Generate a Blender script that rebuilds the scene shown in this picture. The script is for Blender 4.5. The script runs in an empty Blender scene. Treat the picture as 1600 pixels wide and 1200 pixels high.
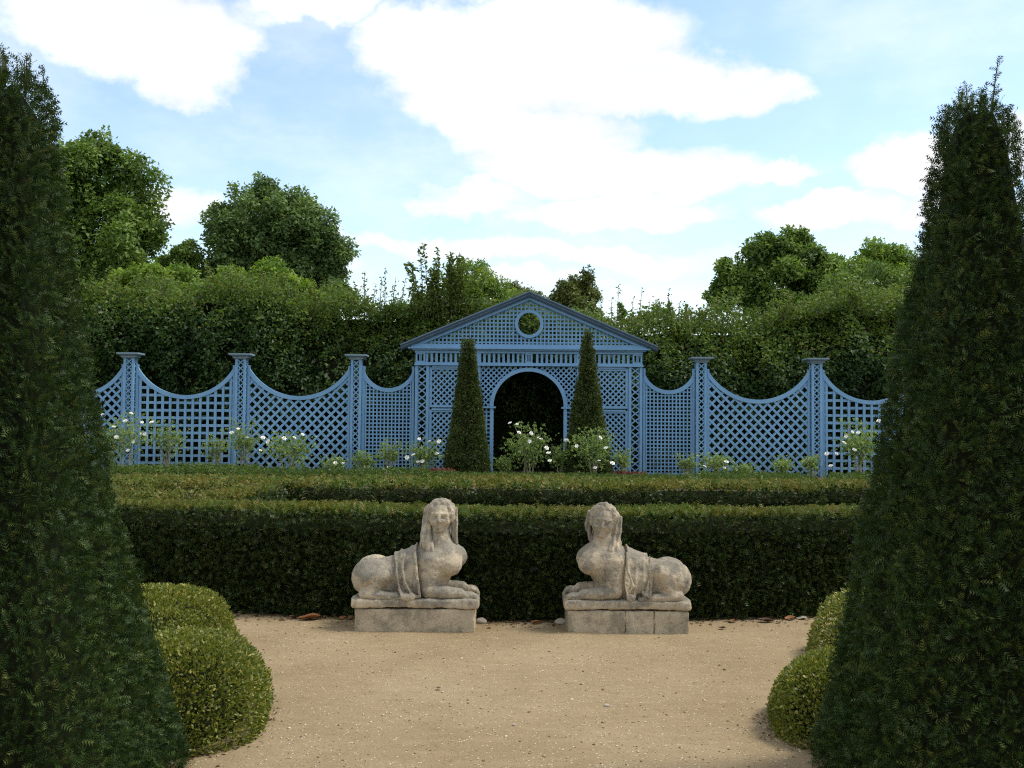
import bpy, math, random
import numpy as np
from mathutils import Matrix, Vector, Euler

random.seed(7)
RNG = np.random.default_rng(11)
C = bpy.context.scene.collection
SC = bpy.context.scene
R = math.radians

# ------------------------------------------------------------------ camera
PITCH, ROLL, EYE = 2.147, 0.46, 1.6
cam_d = bpy.data.cameras.new('camera')
cam_d.sensor_width = 36.0
cam_d.lens = 36.0
cam_d.clip_end = 3000.0
cam = bpy.data.objects.new('camera', cam_d)
C.objects.link(cam)
cam.matrix_world = (Matrix.Translation((0, 0, EYE)) @ Matrix.Rotation(R(90 + PITCH), 4, 'X')
                    @ Matrix.Rotation(R(ROLL), 4, 'Z'))
SC.camera = cam

# ------------------------------------------------------------------ view, sun, sky
SC.view_settings.view_transform = 'Standard'
SC.view_settings.look = 'None'
SC.view_settings.exposure = 1.1
SC.view_settings.gamma = 1.0
SC.view_settings.use_curve_mapping = False
SUN_EL, SUN_AZ = 58.0, 84.0          # azimuth from +Y towards +X
sun_d = bpy.data.lights.new('sun', 'SUN')
sun_d.energy = 1.5
sun_d.angle = R(14)
sun_d.color = (1.0, 0.95, 0.86)
sun = bpy.data.objects.new('sun', sun_d)
C.objects.link(sun)
sv = Vector((math.sin(R(SUN_AZ)) * math.cos(R(SUN_EL)), math.cos(R(SUN_AZ)) * math.cos(R(SUN_EL)), math.sin(R(SUN_EL))))
sun.rotation_euler = sv.to_track_quat('Z', 'Y').to_euler()
sun.location = sv * 60

SC.cycles.max_bounces = 6
SC.cycles.diffuse_bounces = 3
SC.cycles.glossy_bounces = 2
SC.cycles.transmission_bounces = 3
SC.cycles.use_denoising = False
SC.cycles.filter_width = 1.15


class NT:
    """small helper for node trees"""
    def __init__(self, tree):
        self.t = tree
        tree.nodes.clear()

    def n(self, kind, **kw):
        nd = self.t.nodes.new(kind)
        for k, v in kw.items():
            if k == 'ins':
                for i, val in v.items():
                    s = nd.inputs[i]
                    if hasattr(val, 'is_output') or isinstance(val, bpy.types.NodeSocket):
                        self.t.links.new(val, s)
                    else:
                        s.default_value = val
            else:
                setattr(nd, k, v)
        return nd

    def math(self, op, a, b=0.0, c=None, clamp=False):
        ins = {0: a, 1: b}
        if c is not None:
            ins[2] = c
        return self.n('ShaderNodeMath', operation=op, use_clamp=clamp, ins=ins).outputs[0]

    def mix(self, f, a, b, mode='MIX'):
        nd = self.n('ShaderNodeMix', data_type='RGBA', blend_type=mode)
        for k, v in ((0, f), (6, a), (7, b)):
            if isinstance(v, bpy.types.NodeSocket):
                self.t.links.new(v, nd.inputs[k])
            else:
                nd.inputs[k].default_value = v if k == 0 else (tuple(v) + (1.0,))[:4]
        return nd.outputs[2]

    def noise(self, vec, scale, detail=4.0, rough=0.55, w=None):
        ins = {'Scale': scale, 'Detail': detail, 'Roughness': rough}
        if vec is not None:
            ins['Vector'] = vec
        return self.n('ShaderNodeTexNoise', ins=ins).outputs['Fac']

    def ramp(self, f, stops):
        nd = self.n('ShaderNodeValToRGB', ins={0: f})
        e = nd.color_ramp.elements
        while len(e) < len(stops):
            e.new(0.5)
        for k, (p, c) in enumerate(stops):
            e[k].position = p
            e[k].color = tuple(c) + (1.0,)
        return nd.outputs[0]

    def maprange(self, v, a, b, c=0.0, d=1.0, smooth=True):
        return self.n('ShaderNodeMapRange', interpolation_type='SMOOTHSTEP' if smooth else 'LINEAR',
                      ins={0: v, 1: a, 2: b, 3: c, 4: d}).outputs[0]


world = bpy.data.worlds.new('World')
SC.world = world
world.use_nodes = True
W = NT(world.node_tree)
sky = W.n('ShaderNodeTexSky', sky_type='NISHITA', sun_disc=False)
sky.sun_elevation = R(SUN_EL)
sky.sun_rotation = R(SUN_AZ)
sky.altitude = 100.0
sky.air_density = 1.0
sky.dust_density = 1.2
sky.ozone_density = 1.6
gen = W.n('ShaderNodeTexCoord').outputs['Generated']
sep = W.n('ShaderNodeSeparateXYZ', ins={0: gen})
az = W.math('ARCTAN2', sep.outputs[0], sep.outputs[1])
el = W.math('ARCSINE', sep.outputs[2])
uv = W.n('ShaderNodeCombineXYZ', ins={0: az, 1: el}).outputs[0]
# ragged cloud borders: warp the sky direction a little before the cloud banks are laid out
warp_n = W.n('ShaderNodeTexNoise', ins={'Vector': gen, 'Scale': 9.0, 'Detail': 7.0, 'Roughness': 0.6}).outputs['Color']
warp = W.n('ShaderNodeVectorMath', operation='SUBTRACT', ins={0: warp_n, 1: (0.5, 0.5, 0.5)}).outputs[0]
warp = W.n('ShaderNodeVectorMath', operation='MULTIPLY_ADD', ins={0: warp, 1: (0.13, 0.09, 0.0), 2: uv}).outputs[0]
# cloud banks: (azimuth, elevation, half width, half height, weight), radians
BANKS = [(-.37, .352, .14, .055, 1.0), (-.44, .375, .085, .038, .8), (-.32, .320, .07, .045, .9), (-.27, .375, .06, .03, .6),
         (-.205, .395, .09, .035, .9), (-.15, .425, .10, .02, .8), (.0, .425, .16, .035, 1.0), (.17, .425, .20, .022, .6),
         (.03, .355, .15, .06, 1.1), (-.08, .345, .09, .06, 1.0), (-.05, .305, .09, .05, .9), (.12, .325, .13, .035, .9), (.215, .312, .075, .026, .9), (.27, .303, .03, .014, .6),
         (.03, .275, .12, .045, .9), (.09, .240, .17, .030, .9), (.25, .238, .06, .012, .7), (-.03, .215, .09, .022, .7), (.08, .205, .16, .022, .75),
         (-.02, .165, .15, .020, .55), (.14, .160, .12, .018, .55), (.05, .125, .22, .022, .55), (-.15, .135, .06, .018, .5),
         (.39, .232, .055, .030, .9), (.31, .200, .09, .020, .85), (.40, .195, .07, .025, .8), (.47, .250, .05, .03, .7),
         (-.32, .190, .045, .030, .7), (-.42, .20, .06, .03, .5), (-.17, .170, .03, .015, .4), (.44, .43, .12, .02, .55)]
tot = None
for a0, e0, ra, re, wgt in BANKS:
    v = W.n('ShaderNodeVectorMath', operation='MULTIPLY_ADD', ins={0: warp, 1: (1 / ra, 1 / re, 0), 2: (-a0 / ra, -e0 / re, 0)}).outputs[0]
    l = W.n('ShaderNodeVectorMath', operation='LENGTH', ins={0: v}).outputs['Value']
    b = W.maprange(l, 0.35, 1.35, wgt, 0.0)
    tot = b if tot is None else W.math('MAXIMUM', tot, b)
stretch = W.n('ShaderNodeVectorMath', operation='MULTIPLY', ins={0: gen, 1: (1.0, 1.0, 2.2)}).outputs[0]
puff = W.noise(stretch, 8.0, 9.0, 0.62)
# the rest of the sky carries the same kind of scattered banks
broad = W.maprange(W.noise(stretch, 2.3, 3.0, 0.5), 0.42, 0.58)
far_az = W.maprange(W.math('ABSOLUTE', az), 0.50, 0.62)
far_el = W.maprange(el, 0.46, 0.54)
tot = W.math('MAXIMUM', tot, W.math('MULTIPLY', broad, W.math('MAXIMUM', far_az, far_el)))
dens = W.math('MULTIPLY_ADD', puff, 1.1, tot)
cover = W.maprange(dens, 0.74, 1.36)
veil = W.maprange(W.noise(stretch, 3.0, 6.0, 0.65), 0.36, 0.76, 0.06, 0.45)
cover = W.math('MAXIMUM', cover, veil)
lowhaze = W.maprange(el, 0.02, 0.26, 0.55, 0.0)
cover = W.math('MAXIMUM', cover, lowhaze)
shade = W.maprange(W.noise(stretch, 6.0, 6.0, 0.55), 0.36, 0.60)
cloud_col = W.mix(shade, (4.6, 4.7, 4.85), (5.9, 5.9, 5.85))
skyc = W.mix(1.0, sky.outputs[0], (1.22, 1.26, 1.20), 'MULTIPLY')
mixed = W.mix(cover, skyc, cloud_col)
bg = W.n('ShaderNodeBackground', ins={'Color': mixed, 'Strength': 0.1})
W.n('ShaderNodeOutputWorld', ins={0: bg.outputs[0]})

# ------------------------------------------------------------------ helpers


def at(px, py, Y):
    """the point at distance Y seen at a photograph position (photo is 1600 x 1200)"""
    dx, dy = px - 800.0, py - 600.0
    r = R(ROLL)
    x = (dx * math.cos(r) + dy * math.sin(r)) / 1600.0
    y = -(-dx * math.sin(r) + dy * math.cos(r)) / 1600.0
    p = R(PITCH)
    fy = math.cos(p) - y * math.sin(p)
    fz = math.sin(p) + y * math.cos(p)
    return Vector((x / fy * Y, Y, EYE + fz / fy * Y))


def tag(o, label=None, cat=None, group=None, kind=None):
    if label: o['label'] = label
    if cat: o['category'] = cat
    if group: o['group'] = group
    if kind: o['kind'] = kind
    return o


def empty(name, loc, label, cat, group=None, rz=0.0):
    o = bpy.data.objects.new(name, None)
    o.empty_display_size = 0.2
    C.objects.link(o)
    o.location = loc
    o.rotation_euler = (0, 0, rz)
    return tag(o, label, cat, group)


def link(name, me, parent=None, mat=None, kind=None):
    o = bpy.data.objects.new(name, me)
    C.objects.link(o)
    if mat is not None and len(me.materials) == 0:
        me.materials.append(mat)
    if parent is not None:
        o.parent = parent
    if kind:
        o['kind'] = kind
    return o


def np_mesh(name, V, F, tint=None, smooth=False):
    """V (n,3), F (m,3) or (m,4) arrays"""
    V = np.ascontiguousarray(V, dtype=np.float32)
    F = np.ascontiguousarray(F, dtype=np.int32)
    me = bpy.data.meshes.new(name)
    k = F.shape[1]
    me.vertices.add(len(V))
    me.vertices.foreach_set('co', V.ravel())
    me.loops.add(F.size)
    me.loops.foreach_set('vertex_index', F.ravel())
    me.polygons.add(len(F))
    me.polygons.foreach_set('loop_start', np.arange(0, F.size, k, dtype=np.int32))
    if smooth:
        me.polygons.foreach_set('use_smooth', np.ones(len(F), dtype=bool))
    if tint is not None:
        a = me.attributes.new('tint', 'FLOAT', 'POINT')
        a.data.foreach_set('value', np.ascontiguousarray(tint, dtype=np.float32))
    me.update(calc_edges=True)
    return me


class MB:
    """collects simple solids into one mesh"""
    def __init__(self):
        self.v, self.f = [], []

    def add(self, V, F):
        b = len(self.v)
        self.v += [tuple(p) for p in V]
        self.f += [tuple(b + i for i in q) for q in F]

    def box(self, x0, x1, y0, y1, z0, z1):
        V = [(x0, y0, z0), (x1, y0, z0), (x1, y1, z0), (x0, y1, z0), (x0, y0, z1), (x1, y0, z1), (x1, y1, z1), (x0, y1, z1)]
        self.add(V, [(0, 3, 2, 1), (4, 5, 6, 7), (0, 1, 5, 4), (1, 2, 6, 5), (2, 3, 7, 6), (3, 0, 4, 7)])

    def prism_xz(self, poly, y0, y1):
        """polygon in x,z (counter-clockwise seen from -Y), extruded from y0 to y1"""
        n = len(poly)
        V = [(x, y0, z) for x, z in poly] + [(x, y1, z) for x, z in poly]
        F = [tuple(range(n)), tuple(range(2 * n - 1, n - 1, -1))]
        F += [(i, i + n, (i + 1) % n + n, (i + 1) % n) for i in range(n)]
        self.add(V, F)

    def band(self, inner, outer, y0, y1, closed=False):
        """flat curved bar between two x,z polylines"""
        n = len(inner)
        V = []
        for (a, b), (c, d) in zip(inner, outer):
            V += [(a, y0, b), (c, y0, d), (c, y1, d), (a, y1, b)]
        F = []
        m = n if closed else n - 1
        for i in range(m):
            a, b = 4 * i, 4 * ((i + 1) % n)
            for k in range(4):
                F.append((a + k, a + (k + 1) % 4, b + (k + 1) % 4, b + k))
        if not closed:
            F += [(3, 2, 1, 0), (4 * n - 4, 4 * n - 3, 4 * n - 2, 4 * n - 1)]
        self.add(V, F)

    def sweep(self, pts, radii, sides=6):
        V, F = tube(pts, radii, sides)
        self.add(V.tolist(), F.tolist())

    def build(self, name, mat, parent=None, smooth=False, kind=None):
        me = bpy.data.meshes.new(name)
        me.from_pydata(self.v, [], self.f)
        if smooth:
            me.polygons.foreach_set('use_smooth', [True] * len(me.polygons))
        me.update()
        import bmesh
        bm = bmesh.new()
        bm.from_mesh(me)
        bmesh.ops.recalc_face_normals(bm, faces=bm.faces)
        bm.to_mesh(me)
        bm.free()
        return link(name, me, parent, mat, kind)


def tube(pts, radii, sides=6):
    P = np.array([tuple(p) for p in pts], dtype=float)
    n = len(P)
    T = np.gradient(P, axis=0)
    T /= np.linalg.norm(T, axis=1)[:, None] + 1e-9
    ref = np.array([0.31, 0.87, 0.2])
    A = np.cross(T, ref)
    A /= np.linalg.norm(A, axis=1)[:, None] + 1e-9
    B = np.cross(T, A)
    th = np.linspace(0, 2 * np.pi, sides, endpoint=False)
    V = (P[:, None, :] + np.array(radii)[:, None, None] * (np.cos(th)[None, :, None] * A[:, None, :] + np.sin(th)[None, :, None] * B[:, None, :]))
    F = []
    for i in range(n - 1):
        for k in range(sides):
            F.append((i * sides + k, i * sides + (k + 1) % sides, (i + 1) * sides + (k + 1) % sides, (i + 1) * sides + k))
    return V.reshape(-1, 3), np.array(F)


_nd = RNG.normal(size=(5, 12, 3))
_np = RNG.uniform(0, 6.28, size=(5, 12))


def wob(P, freq, seed=0):
    """smooth pseudo noise, about -1..1"""
    P = np.asarray(P, dtype=np.float64)
    s = 0
    for k in range(7):
        d = _nd[seed, k]
        s = s + np.sin(P @ d * freq * (0.6 + 0.25 * k) + _np[seed, k]) / (1 + 0.25 * k)
    return s / 2.6


def unit(v):
    return v / (np.linalg.norm(v, axis=-1, keepdims=True) + 1e-9)


# leaf templates: x along the leaf, y across, z out of its plane
DIAMOND = (np.array([(0, 0, 0), (.45, .30, .07), (1, 0, -.08), (.45, -.30, .07)]), np.array([(0, 2, 1), (0, 3, 2)]))


TRI = (np.array([(0, -.16, 0), (.55, .42, .10), (1, -.12, -.06)]), np.array([(0, 2, 1)]))


def sprig_template(pairs, nl, w, seed=1):
    rr = np.random.default_rng(seed)
    V, F = [], []
    for i in range(pairs):
        x = .06 + .8 * i / max(1, pairs - 1)
        L = nl * (1.0 - .45 * (i / pairs) ** 2)
        for s in (-1, 1):
            b = len(V)
            xx = x + (.03 if s > 0 else 0)
            V += [(xx - w, 0, 0), (xx + w, 0, .01), (xx + L * .62 + rr.normal() * .03, s * L * .8, .05 + rr.normal() * .07)]
            F.append((b, b + 1, b + 2) if s > 0 else (b + 1, b, b + 2))
    b = len(V)
    V += [(.82, -w, 0), (.82, w, 0), (1.12, 0, .03)]
    F.append((b, b + 1, b + 2))
    return np.array(V), np.array(F)


SPRIG = sprig_template(4, .46, .078)
SPRIG_MID = sprig_template(3, .55, .14)
SPRIG_FAR = sprig_template(2, .62, .20)
_cl = []
for _k in range(5):
    _m = np.array(Euler((random.uniform(-.9, .9), random.uniform(-.6, .6), _k * 1.26 + random.uniform(-.4, .4))).to_matrix())
    _cl.append(DIAMOND[0] @ _m.T * .62)
CLUSTER = (np.concatenate(_cl), np.concatenate([DIAMOND[1] + 4 * k for k in range(5)]))


def scatter(name, mat, parent, P, A, N, S, tpl, tint=None, kind='stuff'):
    """one leaf-sized piece per point: P positions, A leaf axis, N rough leaf normal, S size"""
    P, A, N = np.asarray(P), unit(np.asarray(A)), np.asarray(N)
    B = unit(np.cross(N, A))
    Cc = np.cross(A, B)
    tv, tf = tpl
    m = len(tv)
    S = np.broadcast_to(np.asarray(S, dtype=float), (len(P),))
    V = P[:, None, :] + S[:, None, None] * (tv[None, :, 0, None] * A[:, None, :] + tv[None, :, 1, None] * B[:, None, :] + tv[None, :, 2, None] * Cc[:, None, :])
    F = tf[None, :, :] + (np.arange(len(P)) * m)[:, None, None]
    if tint is None:
        tint = RNG.random(len(P))
    me = np_mesh(name, V.reshape(-1, 3), F.reshape(-1, 3), np.repeat(tint, m))
    return link(name, me, parent, mat, kind)


# ------------------------------------------------------------------ materials
MATS = {}


def leaf_mat(name, stops, trans=0.3, rough=0.55, spec=0.3, patch=0.0, patch_col=(.1, .08, .02), patch_scale=1.2):
    m = bpy.data.materials.new(name)
    m.use_nodes = True
    T = NT(m.node_tree)
    t = T.n('ShaderNodeAttribute', attribute_name='tint').outputs['Fac']
    col = T.ramp(t, stops)
    pos = T.n('ShaderNodeNewGeometry').outputs['Position']
    big = T.noise(pos, 0.9, 3.0)
    col = T.mix(T.maprange(big, 0.3, 0.7, 0.0, 0.35), col, T.mix(1.0, col, (1.35, 1.2, .8), 'MULTIPLY'))
    if patch:
        col = T.mix(T.maprange(T.noise(pos, patch_scale, 5.0, .65), 0.42, 0.62, 0.0, patch), col, patch_col)
    p = T.n('ShaderNodeBsdfPrincipled', ins={'Base Color': col, 'Roughness': rough, 'Specular IOR Level': spec})
    tr = T.n('ShaderNodeBsdfTranslucent', ins={'Color': T.mix(1.0, col, (1.25, 1.3, .7), 'MULTIPLY')})
    mx = T.n('ShaderNodeMixShader', ins={0: trans, 1: p.outputs[0], 2: tr.outputs[0]})
    T.n('ShaderNodeOutputMaterial', ins={0: mx.outputs[0]})
    MATS[name] = m
    return m


def noise_mat(name, stops, scale=3.0, detail=6.0, rough=0.8, bump=0.0, bscale=40.0, spec=0.25, bdist=0.01):
    m = bpy.data.materials.new(name)
    m.use_nodes = True
    T = NT(m.node_tree)
    pos = T.n('ShaderNodeNewGeometry').outputs['Position']
    col = T.ramp(T.noise(pos, scale, detail, .6), stops)
    ins = {'Base Color': col, 'Roughness': rough, 'Specular IOR Level': spec}
    if bump:
        ins['Normal'] = T.n('ShaderNodeBump', ins={'Strength': bump, 'Distance': bdist, 'Height': T.noise(pos, bscale, 5.0)}).outputs[0]
    p = T.n('ShaderNodeBsdfPrincipled', ins=ins)
    T.n('ShaderNodeOutputMaterial', ins={0: p.outputs[0]})
    MATS[name] = m
    return m


YEW = leaf_mat('yew_needles', [(0, (0.013, 0.030, 0.009)), (.5, (0.028, 0.056, 0.014)), (.85, (0.049, 0.088, 0.019)), (1, (0.104, 0.122, 0.036))], trans=.18, rough=.55, spec=.2)
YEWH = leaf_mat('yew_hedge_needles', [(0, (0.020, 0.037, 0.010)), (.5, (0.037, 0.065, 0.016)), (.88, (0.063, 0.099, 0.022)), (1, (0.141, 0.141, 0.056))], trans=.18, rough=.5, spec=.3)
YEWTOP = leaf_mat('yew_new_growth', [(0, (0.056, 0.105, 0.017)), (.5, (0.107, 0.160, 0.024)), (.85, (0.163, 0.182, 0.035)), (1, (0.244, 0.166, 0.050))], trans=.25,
                  patch=.42, patch_col=(.22, .145, .035), patch_scale=1.6)
YEWFAR = leaf_mat('yew_far_needles', [(0, (0.034, 0.058, 0.016)), (.5, (0.061, 0.096, 0.025)), (1, (0.114, 0.141, 0.040))], trans=.2)
FRESH = leaf_mat('low_hedge_leaves', [(0, (0.046, 0.085, 0.016)), (.6, (0.078, 0.130, 0.023)), (1, (0.130, 0.182, 0.039))], trans=.3)
BOX = leaf_mat('box_leaves', [(0, (0.071, 0.102, 0.016)), (.45, (0.141, 0.173, 0.028)), (.8, (0.262, 0.259, 0.046)), (.93, (0.485, 0.408, 0.132)), (1, (0.596, 0.542, 0.311))], trans=.25, rough=.4, spec=.4)
HORN = leaf_mat('hornbeam_leaves', [(0, (0.018, 0.042, 0.010)), (.5, (0.032, 0.071, 0.014)), (.9, (0.053, 0.104, 0.021)), (1, (0.098, 0.125, 0.036))], trans=.3, rough=.5)
HORNTOP = leaf_mat('hornbeam_lit_leaves', [(0, (0.052, 0.100, 0.017)), (.5, (0.093, 0.160, 0.025)), (.85, (0.145, 0.208, 0.040)), (1, (0.196, 0.178, 0.057))], trans=.4)  # brighter than the side leaves: light on the hedge top painted in
SHOOT = leaf_mat('shoot_leaves', [(0, (.06, .10, .02)), (.5, (.10, .15, .03)), (1, (.18, .22, .06))], trans=.4)
TREE_DARK = leaf_mat('plane_tree_leaves', [(0, (0.061, 0.114, 0.026)), (.5, (0.115, 0.196, 0.038)), (1, (0.206, 0.299, 0.064))], trans=.3)
TREE_BLUE = leaf_mat('lime_tree_leaves', [(0, (0.067, 0.115, 0.037)), (.5, (0.107, 0.181, 0.057)), (1, (0.186, 0.276, 0.092))], trans=.3)
TREE_LIGHT = leaf_mat('acacia_leaves', [(0, (0.090, 0.164, 0.021)), (.5, (0.149, 0.247, 0.033)), (1, (0.239, 0.329, 0.054))], trans=.4)
TREE_BROWN = leaf_mat('cedar_needles', [(0, (0.061, 0.086, 0.021)), (.5, (0.114, 0.146, 0.036)), (1, (0.182, 0.214, 0.063))], trans=.25)
ROSE = leaf_mat('rose_leaves', [(0, (0.111, 0.185, 0.055)), (.5, (0.185, 0.286, 0.084)), (1, (0.315, 0.407, 0.130))], trans=.35)
REDLEAF = leaf_mat('red_leaves', [(0, (.09, .03, .025)), (.6, (.16, .055, .04)), (1, (.22, .10, .06))], trans=.3)
CORE = noise_mat('core_shade', [(.3, (.008, .011, .005)), (.7, (.016, .019, .008))], scale=14.0, rough=.95, spec=.05)  # solid core behind the leaves; inner shade painted as near-black
BARK = noise_mat('bark', [(.3, (.07, .055, .04)), (.7, (.16, .13, .10))], scale=6.0, rough=.9, bump=.5, bscale=20)
STEM = noise_mat('rose_stem', [(.3, (.20, .17, .12)), (.7, (.34, .30, .22))], scale=10.0, rough=.8)
TWIG = noise_mat('green_twig', [(.3, (.07, .075, .03)), (.7, (.12, .12, .05))], scale=10.0, rough=.8)
PETAL = noise_mat('white_petal', [(.3, (.78, .76, .68)), (.7, (.86, .85, .80))], scale=30.0, rough=.6)
DRY = noise_mat('dry_leaf', [(.3, (.16, .06, .02)), (.7, (.30, .13, .05))], scale=40.0, rough=.7)
DRYDARK = noise_mat('dark_dry_leaf', [(.3, (.05, .025, .015)), (.7, (.10, .05, .03))], scale=40.0, rough=.7)
CHIP = noise_mat('pale_stone', [(.3, (.30, .26, .19)), (.7, (.44, .39, .31))], scale=30.0, rough=.9)


def paint_mat(name, c0, c1, c2):
    m = bpy.data.materials.new(name)
    m.use_nodes = True
    T = NT(m.node_tree)
    pos = T.n('ShaderNodeNewGeometry').outputs['Position']
    a = T.noise(pos, 1.3, 5.0, .65)
    col = T.ramp(a, [(.3, c0), (.55, c1), (.8, c2)])
    ob = T.n('ShaderNodeObjectInfo').outputs['Random']
    col = T.mix(T.math('MULTIPLY', ob, .30), col, c0)
    st = T.n('ShaderNodeMapping', ins={0: pos, 3: (9.0, 9.0, 1.2)}).outputs[0]
    col = T.mix(T.maprange(T.noise(st, 4.0, 4.0, .6), .58, .78, 0, .35), col, tuple(x * .72 for x in c0))
    col = T.mix(T.maprange(T.noise(pos, 14.0, 6.0, .7), .60, .72, 0, .5), col, tuple(min(.7, x * 1.18 + .05) for x in c2))
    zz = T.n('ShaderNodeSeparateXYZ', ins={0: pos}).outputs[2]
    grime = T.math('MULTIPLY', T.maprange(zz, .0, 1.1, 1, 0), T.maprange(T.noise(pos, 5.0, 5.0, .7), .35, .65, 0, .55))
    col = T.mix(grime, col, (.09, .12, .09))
    bmp = T.n('ShaderNodeBump', ins={'Strength': .15, 'Distance': .003, 'Height': T.noise(st, 30.0, 3.0)}).outputs[0]
    p = T.n('ShaderNodeBsdfPrincipled', ins={'Base Color': col, 'Roughness': .55, 'Specular IOR Level': .35, 'Normal': bmp})
    T.n('ShaderNodeOutputMaterial', ins={0: p.outputs[0]})
    return m


BLUE = paint_mat('blue_paint', (.165, .325, .50), (.20, .385, .575), (.25, .44, .625))
SLATE = paint_mat('slate_blue_paint', (.11, .17, .235), (.14, .21, .285), (.18, .255, .33))  # darker, greyer blue for the sloping gable cornices
CAPM = paint_mat('weathered_cap_paint', (.17, .25, .30), (.21, .30, .35), (.27, .36, .40))


def stone_mat(name, seed, warm, grey, dark):
    m = bpy.data.materials.new(name)
    m.use_nodes = True
    T = NT(m.node_tree)
    g = T.n('ShaderNodeNewGeometry')
    pos = T.n('ShaderNodeVectorMath', operation='ADD', ins={0: g.outputs['Position'], 1: (seed, seed * 1.7, 0)}).outputs[0]
    nz = T.n('ShaderNodeSeparateXYZ', ins={0: g.outputs['Normal']}).outputs[2]
    col = T.ramp(T.noise(pos, 5.0, 5.0, .6), [(.3, tuple(x * .82 for x in warm)), (.55, warm), (.75, tuple(min(.7, x * 1.2) for x in warm))])
    lich = T.math('ADD', T.noise(pos, 4.0, 8.0, .68), T.math('MULTIPLY', T.noise(pos, 14.0, 5.0, .65), .45))
    f = T.maprange(T.math('MULTIPLY_ADD', nz, .13, lich), .66, .84, 0, .78)
    col = T.mix(f, col, grey)
    rain = T.n('ShaderNodeMapping', ins={0: pos, 3: (22.0, 22.0, 3.0)}).outputs[0]
    col = T.mix(T.maprange(T.noise(rain, 1.0, 4.0, .6), .55, .75, 0, .55), col, tuple(x * .8 for x in grey))
    speck = T.noise(pos, 55.0, 4.0, .75)
    col = T.mix(T.math('MULTIPLY', T.maprange(speck, .54, .68, 0, .8), T.maprange(lich, .55, .9, .2, 1.0)), col, dark)
    pale = T.noise(pos, 30.0, 5.0, .7)
    col = T.mix(T.maprange(pale, .60, .72, 0, .6), col, (.56, .52, .42))
    h = T.math('ADD', T.noise(pos, 60.0, 6.0, .7), T.math('MULTIPLY', T.noise(pos, 18.0, 4.0), 1.5))
    bmp = T.n('ShaderNodeBump', ins={'Strength': .7, 'Distance': .009, 'Height': h}).outputs[0]
    p = T.n('ShaderNodeBsdfPrincipled', ins={'Base Color': col, 'Roughness': .9, 'Specular IOR Level': .15, 'Normal': bmp})
    T.n('ShaderNodeOutputMaterial', ins={0: p.outputs[0]})
    return m


STONE_A = stone_mat('weathered_limestone', 3.1, (.52, .435, .305), (.19, .178, .148), (.075, .07, .058))
STONE_B = stone_mat('lichened_limestone', 8.3, (.51, .42, .29), (.165, .153, .126), (.07, .064, .053))
PLINTHM = stone_mat('plinth_limestone', 5.7, (.52, .435, .30), (.25, .215, .155), (.11, .095, .07))


def gravel_mat():
    m = bpy.data.materials.new('sandy_gravel')
    m.use_nodes = True
    T = NT(m.node_tree)
    pos = T.n('ShaderNodeNewGeometry').outputs['Position']
    col = T.ramp(T.noise(pos, 1.1, 6.0, .6), [(.3, (.232, .171, .093)), (.55, (.280, .212, .120)), (.8, (.325, .252, .15))])
    fine = T.noise(pos, 95.0, 6.0, .75)
    col = T.mix(T.maprange(fine, .5, .68, 0, .55), col, (.17, .115, .062))
    col = T.mix(T.maprange(fine, .5, .32, 0, .5), col, (.43, .34, .22))
    col = T.mix(T.maprange(T.noise(pos, 7.0, 5.0, .68), .52, .74, 0, .5), col, (.20, .143, .082))
    tread = T.n('ShaderNodeMapping', ins={0: pos, 3: (1.6, 6.5, 1.0)}).outputs[0]
    col = T.mix(T.maprange(T.noise(tread, 1.6, 5.0, .65), .52, .70, 0, .18), col, (.19, .135, .078))
    col = T.mix(T.maprange(T.noise(tread, 2.3, 5.0, .65), .50, .36, 0, .18), col, (.40, .31, .19))
    vor = T.n('ShaderNodeTexVoronoi', ins={'Vector': pos, 'Scale': 85.0, 'Randomness': 1.0})
    sz = T.n('ShaderNodeSeparateColor', ins={0: vor.outputs['Color']})
    chip = T.math('MULTIPLY', T.maprange(vor.outputs['Distance'], .28, .36, 1, 0), T.maprange(sz.outputs[0], .93, .95))
    col = T.mix(chip, col, (.62, .56, .46))
    dk = T.math('MULTIPLY', T.maprange(vor.outputs['Distance'], .28, .36, 1, 0), T.maprange(sz.outputs[1], .93, .95))
    col = T.mix(dk, col, (.10, .07, .045))
    h = T.math('ADD', fine, T.math('MULTIPLY', T.noise(pos, 16.0, 4.0), 1.2))
    bmp = T.n('ShaderNodeBump', ins={'Strength': .6, 'Distance': .008, 'Height': h}).outputs[0]
    p = T.n('ShaderNodeBsdfPrincipled', ins={'Base Color': col, 'Roughness': .95, 'Specular IOR Level': .1, 'Normal': bmp})
    T.n('ShaderNodeOutputMaterial', ins={0: p.outputs[0]})
    return m


GRAVEL = gravel_mat()
SOIL = noise_mat('dark_soil', [(.3, (.045, .032, .02)), (.7, (.10, .07, .042))], scale=5.0, rough=.95, bump=.6, bscale=30, bdist=.02)
LAWN = noise_mat('rough_ground', [(.3, (.05, .06, .02)), (.7, (.10, .10, .04))], scale=.6, rough=.95, bump=.5, bscale=5, bdist=.05)

# ------------------------------------------------------------------ ground


def sheet(name, xs, ys, zf, mat):
    X, Y = np.meshgrid(xs, ys, indexing='ij')
    Z = zf(X, Y)
    V = np.stack([X, Y, Z], -1).reshape(-1, 3)
    nx, ny = len(xs), len(ys)
    i = np.arange((nx - 1) * (ny - 1))
    a = (i // (ny - 1)) * ny + i % (ny - 1)
    F = np.stack([a, a + ny, a + ny + 1, a + 1], -1)
    o = link(name, np_mesh(name, V, F, smooth=True), None, mat)
    o['kind'] = 'structure'
    return o


def hedge_bend(x):
    return 0.048 * np.asarray(x) ** 2


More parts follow.
